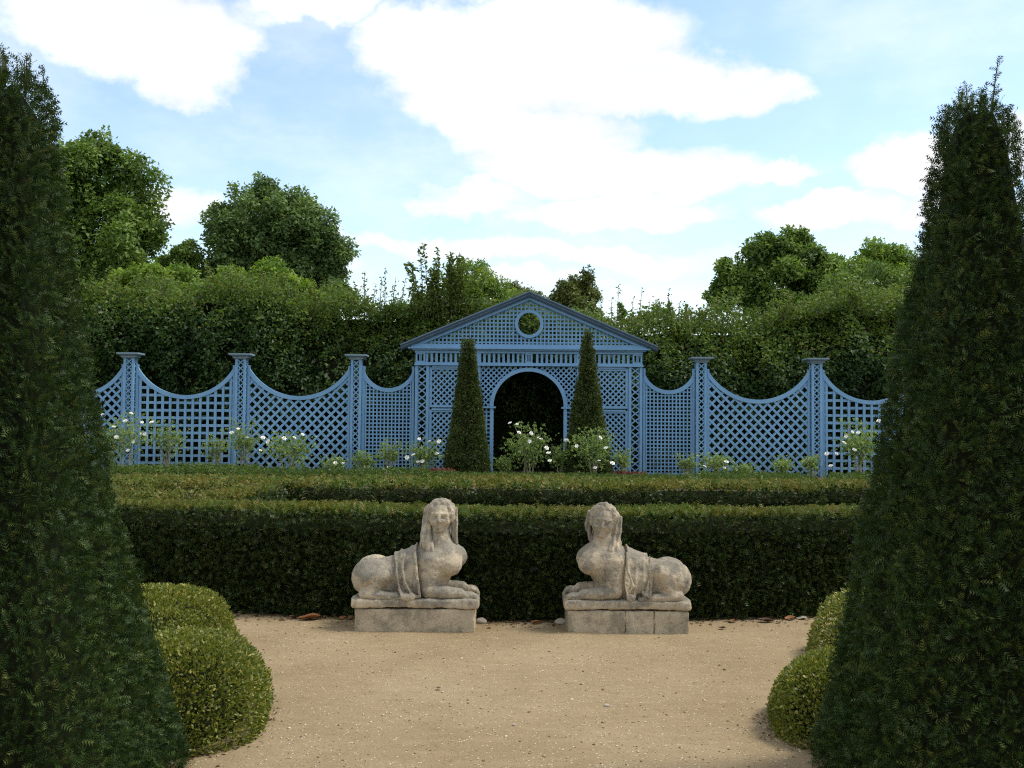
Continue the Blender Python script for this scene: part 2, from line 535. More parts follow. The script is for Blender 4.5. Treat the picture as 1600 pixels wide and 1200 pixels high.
sheet('ground', np.linspace(-900, 900, 19), np.linspace(-700, 1100, 19), lambda x, y: 0 * x - .03, LAWN)
sheet('soil_bed', np.linspace(-26, 26, 20), np.linspace(3.0, 34, 30), lambda x, y: 0 * x - .022, SOIL)


def path_z(x, y):
    P = np.stack([x, y, 0 * x], -1)
    return .012 * wob(P, 1.3, 1) + .005 * wob(P, 6.0, 2) + .0


sheet('path', np.linspace(-3.6, 3.6, 90), np.concatenate([np.linspace(-6, 3, 20), np.linspace(3.1, 9.0, 90)]), path_z, GRAVEL)

# loose chips lying on the path
n = 5200
cy = 3.6 + 5.0 * RNG.random(n) ** 1.0
cx = RNG.uniform(-1, 1, n) * (1.0 + .32 * cy)
keep = (cy < 8.35 + hedge_bend(cx))
cx, cy = cx[keep], cy[keep]
cz = path_z(cx, cy)
OCT = (np.array([(1, 0, 0), (-.9, .1, 0), (0, .8, 0), (.1, -.75, 0), (0, .1, .6), (0, 0, -.4)], dtype=float),
       np.array([(0, 2, 4), (2, 1, 4), (1, 3, 4), (3, 0, 4), (2, 0, 5), (1, 2, 5), (3, 1, 5), (0, 3, 5)]))
GM = leaf_mat('gravel_chips', [(0, (.10, .07, .045)), (.3, (.24, .17, .10)), (.55, (.38, .30, .19)), (.75, (.55, .48, .37)), (1, (.60, .55, .46))], trans=0.0, rough=.9, spec=.1)
ang = RNG.uniform(0, 6.28, len(cx))
gr = scatter('gravel', GM, None, np.stack([cx, cy, cz + .001], -1), np.stack([np.cos(ang), np.sin(ang), RNG.normal(0, .15, len(cx))], -1),
             np.tile((0., 0., 1.), (len(cx), 1)), RNG.gamma(3.0, .0013, len(cx)) + .0015, OCT)
tag(gr, 'loose pale and dark chips strewn over the sandy path', 'gravel')

# ------------------------------------------------------------------ clipped hedges


def hedge(name, label, group, x0, x1, y0, y1, h, mats, dens=(1500, 1200), size=.05, tpl=SPRIG_MID, bend=None, lump=.03, cat='hedge', hfun=None, cell=.12):
    """a clipped hedge: solid near-black core, side leaves, top leaves"""
    bend = bend or (lambda x: 0 * np.asarray(x))
    hfun = hfun or (lambda x: h + 0 * np.asarray(x))
    xm, ym = (x0 + x1) / 2, (y0 + y1) / 2
    root = empty(name, (xm, ym, 0), label, cat, group)
    off = np.array([xm, ym, 0.0])
    L, D = x1 - x0, y1 - y0
    # core
    mb = MB()
    seg = max(2, int(L / .5))
    xs = np.linspace(x0 + .05, x1 - .05, seg + 1)
    V = []
    for x in xs:
        b, hh = float(bend(x)), float(hfun(x))
        ch = min(.16, .4 * hh)
        V += [(x - xm, y0 + .07 + b - ym, -.03), (x - xm, y1 - .07 + b - ym, -.03), (x - xm, y1 - .08 + b - ym, hh - ch), (x - xm, y1 - .18 + b - ym, hh - .09),
              (x - xm, y0 + .18 + b - ym, hh - .09), (x - xm, y0 + .08 + b - ym, hh - ch)]
    F = [(5, 4, 3, 2, 1, 0), tuple(6 * seg + k for k in range(6))]
    for i in range(seg):
        for k in range(6):
            F.append((6 * i + k, 6 * i + (k + 1) % 6, 6 * i + 6 + (k + 1) % 6, 6 * i + 6 + k))
    mb.add(V, F)
    mb.build('dark_core', CORE, root)
    # sides: front, two ends, sparse back
    def face(nn, fx, fy, fz, nrm):
        P = np.stack([fx, fy, fz], -1)
        N = np.tile(np.array(nrm, dtype=float), (nn, 1))
        return P, N
    sets = []
    nf = int(L * h * dens[0])
    fx = RNG.uniform(x0, x1, nf)
    fz = RNG.uniform(.0, 1, nf) * hfun(fx)
    sets.append(face(nf, fx, y0 + bend(fx), fz, (0, -1, 0)))
    nb = int(L * h * dens[0] * .25)
    bx = RNG.uniform(x0, x1, nb)
    sets.append(face(nb, bx, y1 + bend(bx), RNG.uniform(.0, h, nb), (0, 1, 0)))
    ne = int(D * h * dens[0] * .8)
    for xe, sgn in ((x0, -1), (x1, 1)):
        sets.append(face(ne, np.full(ne, xe), RNG.uniform(y0, y1, ne) + bend(xe), RNG.uniform(.0, h, ne), (sgn, 0, 0)))
    P = np.concatenate([s[0] for s in sets])
    N = np.concatenate([s[1] for s in sets])
    # round the upper shoulder a little, lumpy surface
    sh = np.clip((P[:, 2] - (hfun(P[:, 0]) - .08)) / .08, 0, 1)
    P = P + N * (lump * wob(P, 3.0, 0) + .4 * lump * wob(P, 11.0, 3) - .03 * sh ** 2 + RNG.normal(0, .008, len(P)) - .045 * (RNG.random(len(P)) < .35))[:, None]
    A = N + RNG.normal(0, .55, P.shape) + np.array([0, 0, .25])
    scatter('side_foliage', mats[0], root, P - off, A, RNG.normal(0, 1, P.shape), size * RNG.uniform(.7, 1.25, len(P)), tpl)
    nt = int(L * D * dens[1])
    P = np.stack([RNG.uniform(x0, x1, nt), RNG.uniform(y0, y1, nt), np.zeros(nt)], -1)
    P[:, 2] = hfun(P[:, 0]) + .6 * lump * wob(P, 2.2, 1) + .4 * lump * wob(P, 9.0, 2) + RNG.normal(0, .006, nt)
    ed = np.minimum(np.minimum(P[:, 1] - y0, y1 - P[:, 1]), .1) / .1
    P[:, 2] -= .03 * (1 - ed) ** 2
    P[:, 1] += bend(P[:, 0])
    A = np.array([0, 0, .75]) + RNG.normal(0, .6, P.shape)
    scatter('top_foliage', mats[1], root, P - off, A, RNG.normal(0, 1, P.shape), size * RNG.uniform(.6, 1.15, nt), tpl)
    return root


PG = 'bronze topped parterre hedges'
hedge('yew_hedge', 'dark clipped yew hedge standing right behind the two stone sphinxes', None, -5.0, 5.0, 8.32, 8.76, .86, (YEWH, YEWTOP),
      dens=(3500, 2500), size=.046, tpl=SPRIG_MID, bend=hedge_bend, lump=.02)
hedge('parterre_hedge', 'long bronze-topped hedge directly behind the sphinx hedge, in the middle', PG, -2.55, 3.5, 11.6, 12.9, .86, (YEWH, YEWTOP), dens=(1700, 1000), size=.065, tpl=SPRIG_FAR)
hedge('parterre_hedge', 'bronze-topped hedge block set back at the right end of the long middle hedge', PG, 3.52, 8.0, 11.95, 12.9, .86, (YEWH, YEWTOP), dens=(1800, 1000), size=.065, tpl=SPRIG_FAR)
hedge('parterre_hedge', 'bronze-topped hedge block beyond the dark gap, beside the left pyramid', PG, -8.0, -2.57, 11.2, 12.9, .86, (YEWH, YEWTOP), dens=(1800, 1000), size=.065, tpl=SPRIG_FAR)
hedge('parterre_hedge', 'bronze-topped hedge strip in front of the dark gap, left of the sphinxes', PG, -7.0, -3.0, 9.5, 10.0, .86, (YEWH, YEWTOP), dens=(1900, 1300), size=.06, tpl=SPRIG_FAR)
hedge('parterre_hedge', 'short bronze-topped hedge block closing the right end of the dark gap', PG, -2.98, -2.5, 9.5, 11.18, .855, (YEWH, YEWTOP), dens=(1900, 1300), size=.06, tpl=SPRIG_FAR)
LG = 'low green hedges below the trellis'
hedge('low_hedge', 'low green hedge under the trellis fence beside the left pyramid', LG, -9.6, -6.2, 23.5, 25.5, .40, (FRESH, FRESH), dens=(330, 260), size=.10, tpl=SPRIG_FAR, lump=.06)
hedge('low_hedge', 'low fresh green hedge under the diagonal trellis left of the gate', LG, -6.9, -2.2, 26.0, 27.5, .26, (FRESH, FRESH), dens=(330, 260), size=.10, tpl=SPRIG_FAR, lump=.06)
hedge('low_hedge', 'low green hedge running under the trellis gate between the red plants', LG, -2.1, 4.6, 26.5, 27.8, .16, (FRESH, FRESH), dens=(330, 260), size=.10, tpl=SPRIG_FAR, lump=.05)
hedge('low_hedge', 'low green hedge under the diagonal trellis right of the gate', LG, 4.7, 7.6, 25.5, 27.2, .24, (FRESH, FRESH), dens=(330, 260), size=.10, tpl=SPRIG_FAR, lump=.06)
hedge('low_hedge', 'low green hedge under the trellis fence beside the right pyramid', LG, 7.65, 11.4, 23.6, 25.2, .36, (FRESH, FRESH), dens=(330, 260), size=.10, tpl=SPRIG_FAR, lump=.06)

# ------------------------------------------------------------------ yew pyramids


def pyramid(name, label, group, cx, cy, prof, dens, size, tpl, mat, lump=.02, shoots=(), dense_side=None, expo=7.0):
    """square topiary pyramid: prof is a list of (z, half width)"""
    root = empty(name, (cx, cy, 0), label, 'topiary', group)
    zs = np.array([p[0] for p in prof])
    hs = np.array([p[1] for p in prof])
    H = zs[-1]

    def ring(th, hw):
        c, s = np.cos(th), np.sin(th)
        r = hw / (np.abs(c) ** expo + np.abs(s) ** expo) ** (1 / expo)
        return r * c, r * s
    # core
    k = 28
    th = np.linspace(0, 2 * np.pi, k, endpoint=False)
    lev = np.linspace(0, H, 16)
    V = []
    for z in lev:
        x, y = ring(th, max(.01, np.interp(z, zs, hs) - (.045 if H < 3.2 and z < 2.4 else .028)))
        V.append(np.stack([x, y, np.full(k, min(z, H - .05) - (.03 if z == 0 else 0))], -1))
    V = np.concatenate(V + [np.array([[0, 0, H - .04]])])
    F = []
    for i in range(len(lev) - 1):
        for j in range(k):
            F.append((i * k + j, i * k + (j + 1) % k, (i + 1) * k + (j + 1) % k, (i + 1) * k + j))
    mb = MB()
    mb.add(V.tolist(), F + [((len(lev) - 1) * k + j, (len(lev) - 1) * k + (j + 1) % k, len(V) - 1) for j in range(k)])
    mb.build('dark_core', CORE, root)
    tr = MB()
    tr.sweep([(0, 0, -.05), (.01, 0, H * .5), (0, .01, H - .25)], [.06, .04, .015], 7)
    tr.build('trunk', BARK, root)
    # foliage
    zz = np.linspace(0, H, 400)
    w = np.interp(zz, zs, hs) * 8
    n = int(np.sum(w[1:] + w[:-1]) * (zz[1] - zz[0]) / 2 * dens)
    cdf = np.cumsum(w + .35)
    cdf /= cdf[-1]
    z = np.interp(RNG.random(n), cdf, zz)
    # uniform along the square perimeter
    t = RNG.uniform(0, 4, n)
    side = t.astype(int)
    u = (t % 1) * 2 - 1
    sqx = np.choose(side, [np.ones(n), -u, -np.ones(n), u])
    sqy = np.choose(side, [u, np.ones(n), -u, -np.ones(n)])
    if dense_side is not None:
        vis = dense_side(sqx, sqy)
        keep = RNG.random(n) < np.where(vis, 1.0, .4)
        sqx, sqy, z, side = sqx[keep], sqy[keep], z[keep], side[keep]
        n = len(z)
    thp = np.arctan2(sqy, sqx)
    hw = np.interp(z, zs, hs)
    x, y = ring(thp, hw)
    N = np.stack([np.abs(np.cos(thp)) ** (expo - 1) * np.sign(np.cos(thp)), np.abs(np.sin(thp)) ** (expo - 1) * np.sign(np.sin(thp)), np.full(n, .17)], -1)
    N = unit(N)
    P = np.stack([x, y, z], -1)
    Q = P + np.array([cx, cy, 0])
    P = P + N * (lump * wob(Q, 4.0, 0) + .8 * lump * wob(Q, 14.0, 3) + RNG.normal(0, .009, n) * (lump / .02))[:, None]
    droop = RNG.normal(.15, .5, n)
    A = N * .8 + RNG.normal(0, .6, P.shape)
    A[:, 2] += droop
    ok = P[:, 2] > .01
    scatter('foliage', mat, root, P[ok], A[ok], RNG.normal(0, 1, (ok.sum(), 3)) + np.array([0, 0, .6]), size * RNG.uniform(.65, 1.35, ok.sum()), tpl)
    # ragged shoots at the tip
    if shoots:
        SP, SA = [], []
        st = MB()
        for (sx, sy, sz, L, lx) in shoots:
            m = int(L / .012) + 4
            f = np.linspace(0, 1, m)
            px = sx + lx * f
            pts = np.stack([px, np.full(m, sy), sz + L * f], -1)
            st.sweep([tuple(pts[0]), tuple(pts[m // 2]), tuple(pts[-1])], [.004, .003, .0015], 4)
            SP.append(pts)
            a = RNG.normal(0, .7, (m, 3))
            a[:, 2] = .7
            SA.append(a)
        SP, SA = np.concatenate(SP), np.concatenate(SA)
        st.build('shoot_stems', TWIG, root, kind='stuff')
        scatter('shoots', mat, root, SP, SA, RNG.normal(0, 1, SP.shape), .036 * RNG.uniform(.7, 1.2, len(SP)), tpl)
    return root


shl = [(random.uniform(-.11, .11), random.uniform(-.11, .11), 2.98 + random.uniform(-.05, .03), random.uniform(.06, .17), random.uniform(-.02, .03)) for _ in range(26)]
pyramid('yew_pyramid', 'tall dark yew pyramid with ragged tip in front of the left trellis', 'tall yew pyramids flanking the path', -2.13, 4.3,
        [(0, .635), (.34, .56), (.63, .49), (1.2, .36), (1.76, .272), (2.31, .19), (2.86, .13), (3.0, .10), (3.06, .04)], 4700, .036, SPRIG, YEW,
        lump=.016, shoots=shl, dense_side=lambda x, y: (x > -.2) | (y < -.9))
shr = [(random.uniform(-.07, .07), random.uniform(-.07, .07), 2.98 + random.uniform(-.05, .03), random.uniform(.05, .12), random.uniform(-.02, .02)) for _ in range(18)]
shr.append((.07, 0, 3.0, .22, .03))
pyramid('yew_pyramid', 'tall dark yew pyramid with one long shoot in front of the right trellis', 'tall yew pyramids flanking the path', 2.05, 4.5,
        [(0, .60), (.25, .545), (.55, .49), (.87, .445), (1.2, .385), (1.5, .33), (1.79, .285), (2.09, .238), (2.37, .188), (2.66, .146), (2.95, .118), (3.02, .09)],
        4700, .038, SPRIG, YEW, lump=.024, shoots=shr, dense_side=lambda x, y: (x < .2) | (y < -.9))
pyramid('yew_pyramid', 'slim green yew pyramid with blunt tip, left of the trellis arch', 'slim yew pyramids by the arch', -1.27, 29.6,
        [(0, .58), (.7, .53), (1.4, .43), (2.2, .315), (3.0, .215), (3.7, .13), (3.88, .08), (4.0, .03)], 900, .085, SPRIG_FAR, YEWFAR, lump=.02, expo=3.0)
pyramid('yew_pyramid', 'slim green yew pyramid with needle-thin tip, right of the trellis arch', 'slim yew pyramids by the arch', 2.18, 29.6,
        [(0, .66), (.7, .56), (1.4, .44), (2.2, .32), (3.0, .20), (3.6, .12), (4.0, .06), (4.26, .02)], 900, .085, SPRIG_FAR, YEWFAR, lump=.03, expo=3.0)

# ------------------------------------------------------------------ box bushes


def bush(name, label, group, cx, cy, rx, ry, h, n, flat=2.6):
    root = empty(name, (cx, cy, 0), label, 'bush', group)
    d = unit(RNG.normal(0, 1, (n, 3)))
    d[:, 2] = np.abs(d[:, 2])
    e = flat
    s = 1 / (np.abs(d[:, 0]) ** e + np.abs(d[:, 1]) ** e + np.abs(d[:, 2]) ** e) ** (1 / e)
    P = d * s[:, None] * np.array([rx, ry, h])
    N = unit(P / np.array([rx, ry, h]) ** 2)
    Q = P + np.array([cx, cy, 0])
    P = P + N * (.055 * wob(Q, 3.4, 1) + .016 * wob(Q, 15.0, 2) + RNG.normal(0, .007, n) - .028 * (np.arange(n) % 5 < 2))[:, None]
    P[:, 2] = np.maximum(P[:, 2], .012)
    A = N + RNG.normal(0, .7, P.shape) + np.array([0, 0, .3])
    scatter('foliage', BOX, root, P, A, RNG.normal(0, 1, P.shape), .021 * RNG.uniform(.7, 1.3, n), (DIAMOND[0] * np.array([1, 1.05, 1]), DIAMOND[1]), tint=np.clip(RNG.beta(2, 2.2, n), 0, 1))
    k = 20
    th = np.linspace(0, 2 * np.pi, k, endpoint=False)
    V, F = [], []
    for i, v in enumerate(np.linspace(0, 1, 7)):
        ca, sa = math.cos(v * math.pi / 2), math.sin(v * math.pi / 2)
        for t in th:
            q = np.array([math.cos(t) * ca, math.sin(t) * ca, sa]) + 1e-9
            s = 1 / (np.abs(q) ** e).sum() ** (1 / e)
            p = q * s * np.array([rx - .09, ry - .09, h - .085])
            V.append((p[0], p[1], p[2] - (.03 if i == 0 else 0)))
    for i in range(6):
        for j in range(k):
            F.append((i * k + j, i * k + (j + 1) % k, (i + 1) * k + (j + 1) % k, (i + 1) * k + j))
    mb = MB()
    mb.add(V, F)
    mb.build('dark_core', CORE, root)
    return root


BG = 'clipped box bushes at the pyramid feet'
bush('box_bush', 'large rounded pale-speckled box bush at the foot of the left pyramid, beside the path', BG, -1.71, 5.42, .385, .54, .455, 24000)
bush('box_bush', 'rounded box bush between the left pyramid and the dark hedge', BG, -2.38, 6.75, .53, .72, .475, 24000)
bush('box_bush', 'low darker box bush filling the gap between two rounded bushes', BG, -2.20, 6.15, .50, .30, .30, 10000)
bush('box_bush', 'rounded box bush beside the path at the foot of the right pyramid', BG, 1.86, 5.45, .48, .50, .40, 22000)
bush('box_bush', 'box bush half hidden behind the right pyramid, near the dark hedge', BG, 2.68, 6.95, .56, .72, .45, 15000)

# ------------------------------------------------------------------ sphinx statues (modelled as distance fields)


class SDF:
    def __init__(self, lo, hi, h):
        self.h = h
        self.lo = np.array(lo, dtype=np.float32)
        n = np.ceil((np.array(hi) - np.array(lo)) / h).astype(int) + 1
        self.ax = [self.lo[i] + h * np.arange(n[i], dtype=np.float32) for i in range(3)]
        self.D = np.full(tuple(n), 9.0, dtype=np.float32)

    def _slice(self, c, r):
        s = []
        for i in range(3):
            a = np.searchsorted(self.ax[i], c[i] - r[i])
            b = np.searchsorted(self.ax[i], c[i] + r[i])
            s.append(slice(max(0, a), max(0, b)))
        return tuple(s)

    def _grid(self, s):
        return np.meshgrid(self.ax[0][s[0]], self.ax[1][s[1]], self.ax[2][s[2]], indexing='ij', sparse=True)

    def _op(self, s, d, k, sub):
        A = self.D[s]
        if sub:
            hh = np.maximum(k - np.abs(A + d), 0) / max(k, 1e-6)
            self.D[s] = np.maximum(A, -d) + hh * hh * k * .25
        else:
            hh = np.maximum(k - np.abs(A - d), 0) / max(k, 1e-6)
            self.D[s] = np.minimum(A, d) - hh * hh * k * .25

    def ell(self, c, r, k=.02, rot=None, sub=False):
        r = np.array(r, dtype=np.float32)
        m = max(r) + k + .03
        s = self._slice(c, (m, m, m))
        X, Y, Z = self._grid(s)
        x, y, z = X - c[0], Y - c[1], Z - c[2]
        if rot is not None:
            x, y, z = (rot[0][0] * x + rot[0][1] * y + rot[0][2] * z, rot[1][0] * x + rot[1][1] * y + rot[1][2] * z, rot[2][0] * x + rot[2][1] * y + rot[2][2] * z)
        k0 = np.sqrt((x / r[0]) ** 2 + (y / r[1]) ** 2 + (z / r[2]) ** 2)
        k1 = np.sqrt((x / r[0] ** 2) ** 2 + (y / r[1] ** 2) ** 2 + (z / r[2] ** 2) ** 2) + 1e-6
        self._op(s, k0 * (k0 - 1) / k1, k, sub)

    def cap(self, a, b, ra, rb, k=.02, sub=False, sq=(1, 1, 1)):
        a, b = np.array(a, dtype=np.float32), np.array(b, dtype=np.float32)
        c = (a + b) / 2
        m = np.abs(b - a) / 2 + max(ra, rb) * max(1 / min(sq), 1) + k + .03
        s = self._slice(c, m)
        X, Y, Z = self._grid(s)
        ab = b - a
        t = ((X - a[0]) * ab[0] + (Y - a[1]) * ab[1] + (Z - a[2]) * ab[2]) / (ab @ ab + 1e-9)
        t = np.clip(t, 0, 1)
        d = np.sqrt(((X - a[0] - t * ab[0]) * sq[0]) ** 2 + ((Y - a[1] - t * ab[1]) * sq[1]) ** 2 + ((Z - a[2] - t * ab[2]) * sq[2]) ** 2) - (ra + (rb - ra) * t)
        self._op(s, d, k, sub)

    def chain(self, pts, rad, k=.015, sq=(1, 1, 1)):
        for i in range(len(pts) - 1):
            self.cap(pts[i], pts[i + 1], rad[i], rad[i + 1], k, sq=sq)

    def wear(self, amp, freq, seed=0):
        X, Y, Z = np.meshgrid(*self.ax, indexing='ij', sparse=True)
        nn = 0
        for k in range(7):
            d = _nd[seed, k] * freq * (0.6 + .3 * k)
            nn = nn + np.sin(X * d[0] + Y * d[1] + Z * d[2] + _np[seed, k]) / (1 + .3 * k)
        self.D += (amp * nn / 2.4).astype(np.float32)

    def mesh(self, name, flip_x=False, x_shift=0.0):
        D, h, lo = self.D, self.h, self.lo
        sg = D < 0
        nx, ny, nz = [s - 1 for s in D.shape]
        cnt = np.zeros((nx, ny, nz), dtype=np.int8)
        for i in (0, 1):
            for j in (0, 1):
                for k in (0, 1):
                    cnt += sg[i:i + nx, j:j + ny, k:k + nz]
        act = (cnt > 0) & (cnt < 8)
        I = np.argwhere(act)
        idx = np.full(act.shape, -1, dtype=np.int32)
        idx[act] = np.arange(len(I))
        acc = np.zeros((len(I), 3), dtype=np.float64)
        num = np.zeros(len(I))
        corners = [(i, j, k) for i in (0, 1) for j in (0, 1) for k in (0, 1)]
        for a in corners:
            for ax in range(3):
                if a[ax] == 0:
                    b = list(a)
                    b[ax] = 1
                    da = D[I[:, 0] + a[0], I[:, 1] + a[1], I[:, 2] + a[2]]
                    db = D[I[:, 0] + b[0], I[:, 1] + b[1], I[:, 2] + b[2]]
                    m = (da < 0) != (db < 0)
                    t = np.where(m, da / np.where(m, da - db, 1), 0)
                    p = np.tile(np.array(a, dtype=float), (len(I), 1))
                    p[:, ax] += t
                    acc += np.where(m[:, None], p, 0)
                    num += m
        V = lo + h * (I + acc / num[:, None])
        F = []
        for ax in range(3):
            o1, o2 = (ax + 1) % 3, (ax + 2) % 3
            sl0 = [slice(1, -1)] * 3
            sl0[ax] = slice(0, -1)
            sl1 = list(sl0)
            sl1[ax] = slice(1, None)
            s0, s1 = sg[tuple(sl0)], sg[tuple(sl1)]
            E = np.argwhere(s0 != s1)
            fl = s0[s0 != s1]
            base = E.copy()
            base[:, o1] += 1
            base[:, o2] += 1
            q = []
            for du, dv in ((-1, -1), (0, -1), (0, 0), (-1, 0)):
                c = base.copy()
                c[:, o1] += du
                c[:, o2] += dv
                q.append(idx[c[:, 0], c[:, 1], c[:, 2]])
            q = np.stack(q, -1)
            q[~fl] = q[~fl][:, ::-1]
            F.append(q)
        F = np.concatenate(F)
        if flip_x:
            V[:, 0] = -V[:, 0]
            F = F[:, ::-1]
        return np_mesh(name, V, F, smooth=True)


def sphinx(root_name, label, X0, Y0, Z0, mirror, mat):
    root = empty(root_name, (X0, Y0, Z0), label, 'statue', 'sphinx statues on stone plinths')
    h = .0058
    lo, hi = (-.08, -.27, -.01), (1.04, .27, .92)
    var = 1 if mirror else 0
    # ---- lion body, bust and head: one continuous figure
    B = SDF(lo, hi, h)
    B.ell((.29, .01, .195), (.27, .145, .140), .03)
    B.cap((.17, .01, .262), (.46, .0, .325), .080, .085, .04)
    B.cap((.15, 0, .10), (.62, 0, .10), .10, .10, .05)
    for s in (-1, 1):
        B.ell((.135, s * .095, .215), (.158, .088, .152), .02)                  # haunch
        kx, kz = ((.205, .275) if var else (.235, .235))
        B.cap((.12, s * .135, .22), (kx, s * .155, kz), .075, .052, .035)       # thigh to knee
        B.cap((kx, s * .16, kz - .01), (.13, s * .165, .105), .045, .04, .02)    # shank
        B.chain([(.085, s * .165, .098), (.20, s * .175, .088), (.34, s * .178, .082)], [.042, .036, .033], .015)
        for j in range(3):
            B.cap((.34, s * .178 + (j - 1) * .02, .083), (.385, s * .178 + (j - 1) * .022, .075), .017, .014, .006)
    if var:
        for a, b in (((.262, -.165, .325), (.268, -.19, .22)), ((.268, -.19, .22), (.215, -.20, .135))):
            B.cap(a, b, .020, .020, .025, True)
        B.cap((.105, -.215, .22), (.085, -.215, .13), .012, .014, .02, True)
    else:
        for a, b in (((.245, -.12, .355), (.290, -.175, .27)), ((.290, -.175, .27), (.272, -.19, .18)), ((.272, -.19, .18), (.20, -.21, .135))):
            B.cap(a, b, .018, .018, .025, True)
        for j in range(7):
            B.cap((.085 + .017 * j, -.195, .205 - .006 * j), (.088 + .017 * j, -.205, .135), .0035, .004, .006, True)
    # bust: sloping shoulders, full chest
    B.cap((.43, 0, .315), (.56, 0, .375), .085, .10, .05)
    B.cap((.50, 0, .19), (.62, 0, .32), .15, .145, .06)
    B.ell((.61, 0, .30), (.145, .165, .165), .05)
    B.ell((.715, 0, .365), (.125, .145, .115), .05)
    B.cap((.645, 0, .50), (.66, 0, .40), .075, .125, .06)
    if var:
        B.ell((.760, -.080, .330), (.092, .080, .085), .035)
        B.ell((.772, .070, .350), (.085, .080, .085), .035)
    else:
        B.ell((.735, -.095, .315), (.092, .080, .085), .035)
        B.ell((.782, .055, .360), (.080, .080, .080), .035)
    for s in (-1, 1):
        sh_x = .59 if s < 0 else .62
        B.cap((sh_x, s * .115, .34), (.575, s * .15, .14), .085, .056, .05)     # upper arm
        wz = .105 if s < 0 else .115
        B.chain([(.575, s * .15, .118), (.70, s * .158, .112), (.82, s * .152, wz)], [.052, .047, .038], .02)
        B.ell((.885, s * .150, .088), (.065, .043, .034), .02)                  # paw
        for j in range(4):
            yy = s * .150 + (j - 1.5) * .021
            B.chain([(.90, yy, .097), (.935, yy, .086), (.952, yy, .062)], [.014, .014, .011], .005)
    # neck and head
    tilt = R(-9) if var else R(1)
    yaw = R(6) if var else R(-5)
    nod = R(4) if var else R(0)
    Hc = np.array((.655, -.035, .662) if var else (.658, -.03, .688))
    B.chain([(.645, .0, .42), (.65, -.015, .50), tuple(Hc + np.array((0, .01, -.08)))], [.095, .068, .060], .05)
    # local axes: r right, f towards the viewer, u up
    M = Matrix.Rotation(yaw, 3, 'Z') @ Matrix.Rotation(tilt, 3, 'Y') @ Matrix.Rotation(nod, 3, 'X')
    r_, f_, u_ = (np.array(M @ Vector(v)) for v in ((1, 0, 0), (0, -1, 0), (0, 0, 1)))
    sc = 0.99

    def L(r, f, u):
        return tuple(Hc + sc * (1.12 * r * r_ + f * f_ + u * u_))
    rot = [r_.tolist(), f_.tolist(), u_.tolist()]

    def E(c, rr, k, sub=False):
        B.ell(L(*c), (1.09 * sc * rr[0], sc * rr[1], sc * rr[2]), k, rot, sub)
    E((0, -.012, .025), (.086, .105, .100), .02)
    E((0, .022, -.030), (.072, .080, .092), .03)
    E((0, .072, -.105), (.026, .026, .022), .025)
    for s in (-1, 1):
        E((s * .040, .060, -.040), (.030, .030, .034), .02)
        B.cap(L(s * .012, .098, .018), L(s * .052, .078, .020), .0085, .008, .012)
        E((s * .035, .104, -.004), (.024, .028, .017), .008, True)
        E((s * .035, .074, -.005), (.018, .014, .011), .003)
        B.cap(L(s * .020, .093, .003), L(s * .046, .085, .003), .0035, .003, .003)
        E((s * .010, .104, -.040), (.0085, .009, .008), .006)
    B.cap(L(0, .098, .018), L(0, .124, -.036), .0095, .014, .007)
    B.cap(L(-.020, .091, -.066), L(.020, .091, -.066), .0065, .0065, .006)
    B.cap(L(-.017, .092, -.082), L(.017, .092, -.082), .009, .009, .006)
    B.cap(L(-.026, .101, -.0725), L(.026, .101, -.0725), .0055, .0055, .003, True)
    # wavy hair framing the forehead
    for sd in (-1, 1):
        for q, (ru, rr_, f0, rad) in enumerate(((.090, .078, .036, .011), (.104, .086, .020, .014), (.110, .090, -.01, .018))):
            pts, rads = [], []
            for j in range(12):
                a = R(90 - sd * (3 + j * 10.5))
                wv = .0045 * math.sin(j * 1.7 + q * 1.9)
                pts.append(L((rr_ + wv) * math.cos(a), f0 + .012 * math.sin(a) + wv, .012 + (ru + wv) * math.sin(a)))
                rads.append((rad + .0015 * math.sin(j * 1.5 + q)) * sc)
            B.chain(pts, rads, .006)
    if var:
        B.chain([L(-.03, .02, .118), L(0, .03, .132), L(.035, .01, .124)], [.014, .018, .014], .008)
    B.wear(.0022, 55, 1)
    B.wear(.0012, 140, 2)
    body = link('body', B.mesh('sphinx_body', mirror), root, mat)
    # ---- cloth over the back
    Gx, Gy, Gz = np.meshgrid(*B.ax, indexing='ij', sparse=True)
    K = SDF(lo, hi, h)
    if var:
        xl = .300 + .012 * np.sin(Gz * 22)
        xr = .490 - .015 * np.cos(Gz * 14)
    else:
        xl = .300 + .10 * np.clip((.36 - Gz) / .30, 0, 1) ** 1.6 * .8 + .012 * np.sin(Gz * 25)
        xr = .475 + .045 * np.clip((.44 - Gz) / .35, 0, 1)
    t = .019 + .007 * np.exp(-((Gx - xl) / .014) ** 2) + .012 * np.exp(-((Gx - xr) / .013) ** 2)
    if var:
        t = t + .011 * np.maximum(0, np.sin((Gx - .3) * 105 + Gz * 9)) * np.clip((.42 - Gz) / .2, 0, 1)
        zb = .068 + .05 * np.abs(np.sin((Gx - .3) * 21))
    else:
        t = t + .012 * np.exp(-((Gx - (xl + .055 + .12 * (Gz - .25) ** 2)) / .011) ** 2) + .007 * np.exp(-((Gx - (xr - .045)) / .010) ** 2)
        zb = .070 + 0 * Gx
    reg = np.maximum(np.maximum(xl - Gx, Gx - xr), zb - Gz)
    reg = np.maximum(reg, Gz - .50)
    K.D = np.maximum(B.D - t, reg).astype(np.float32)
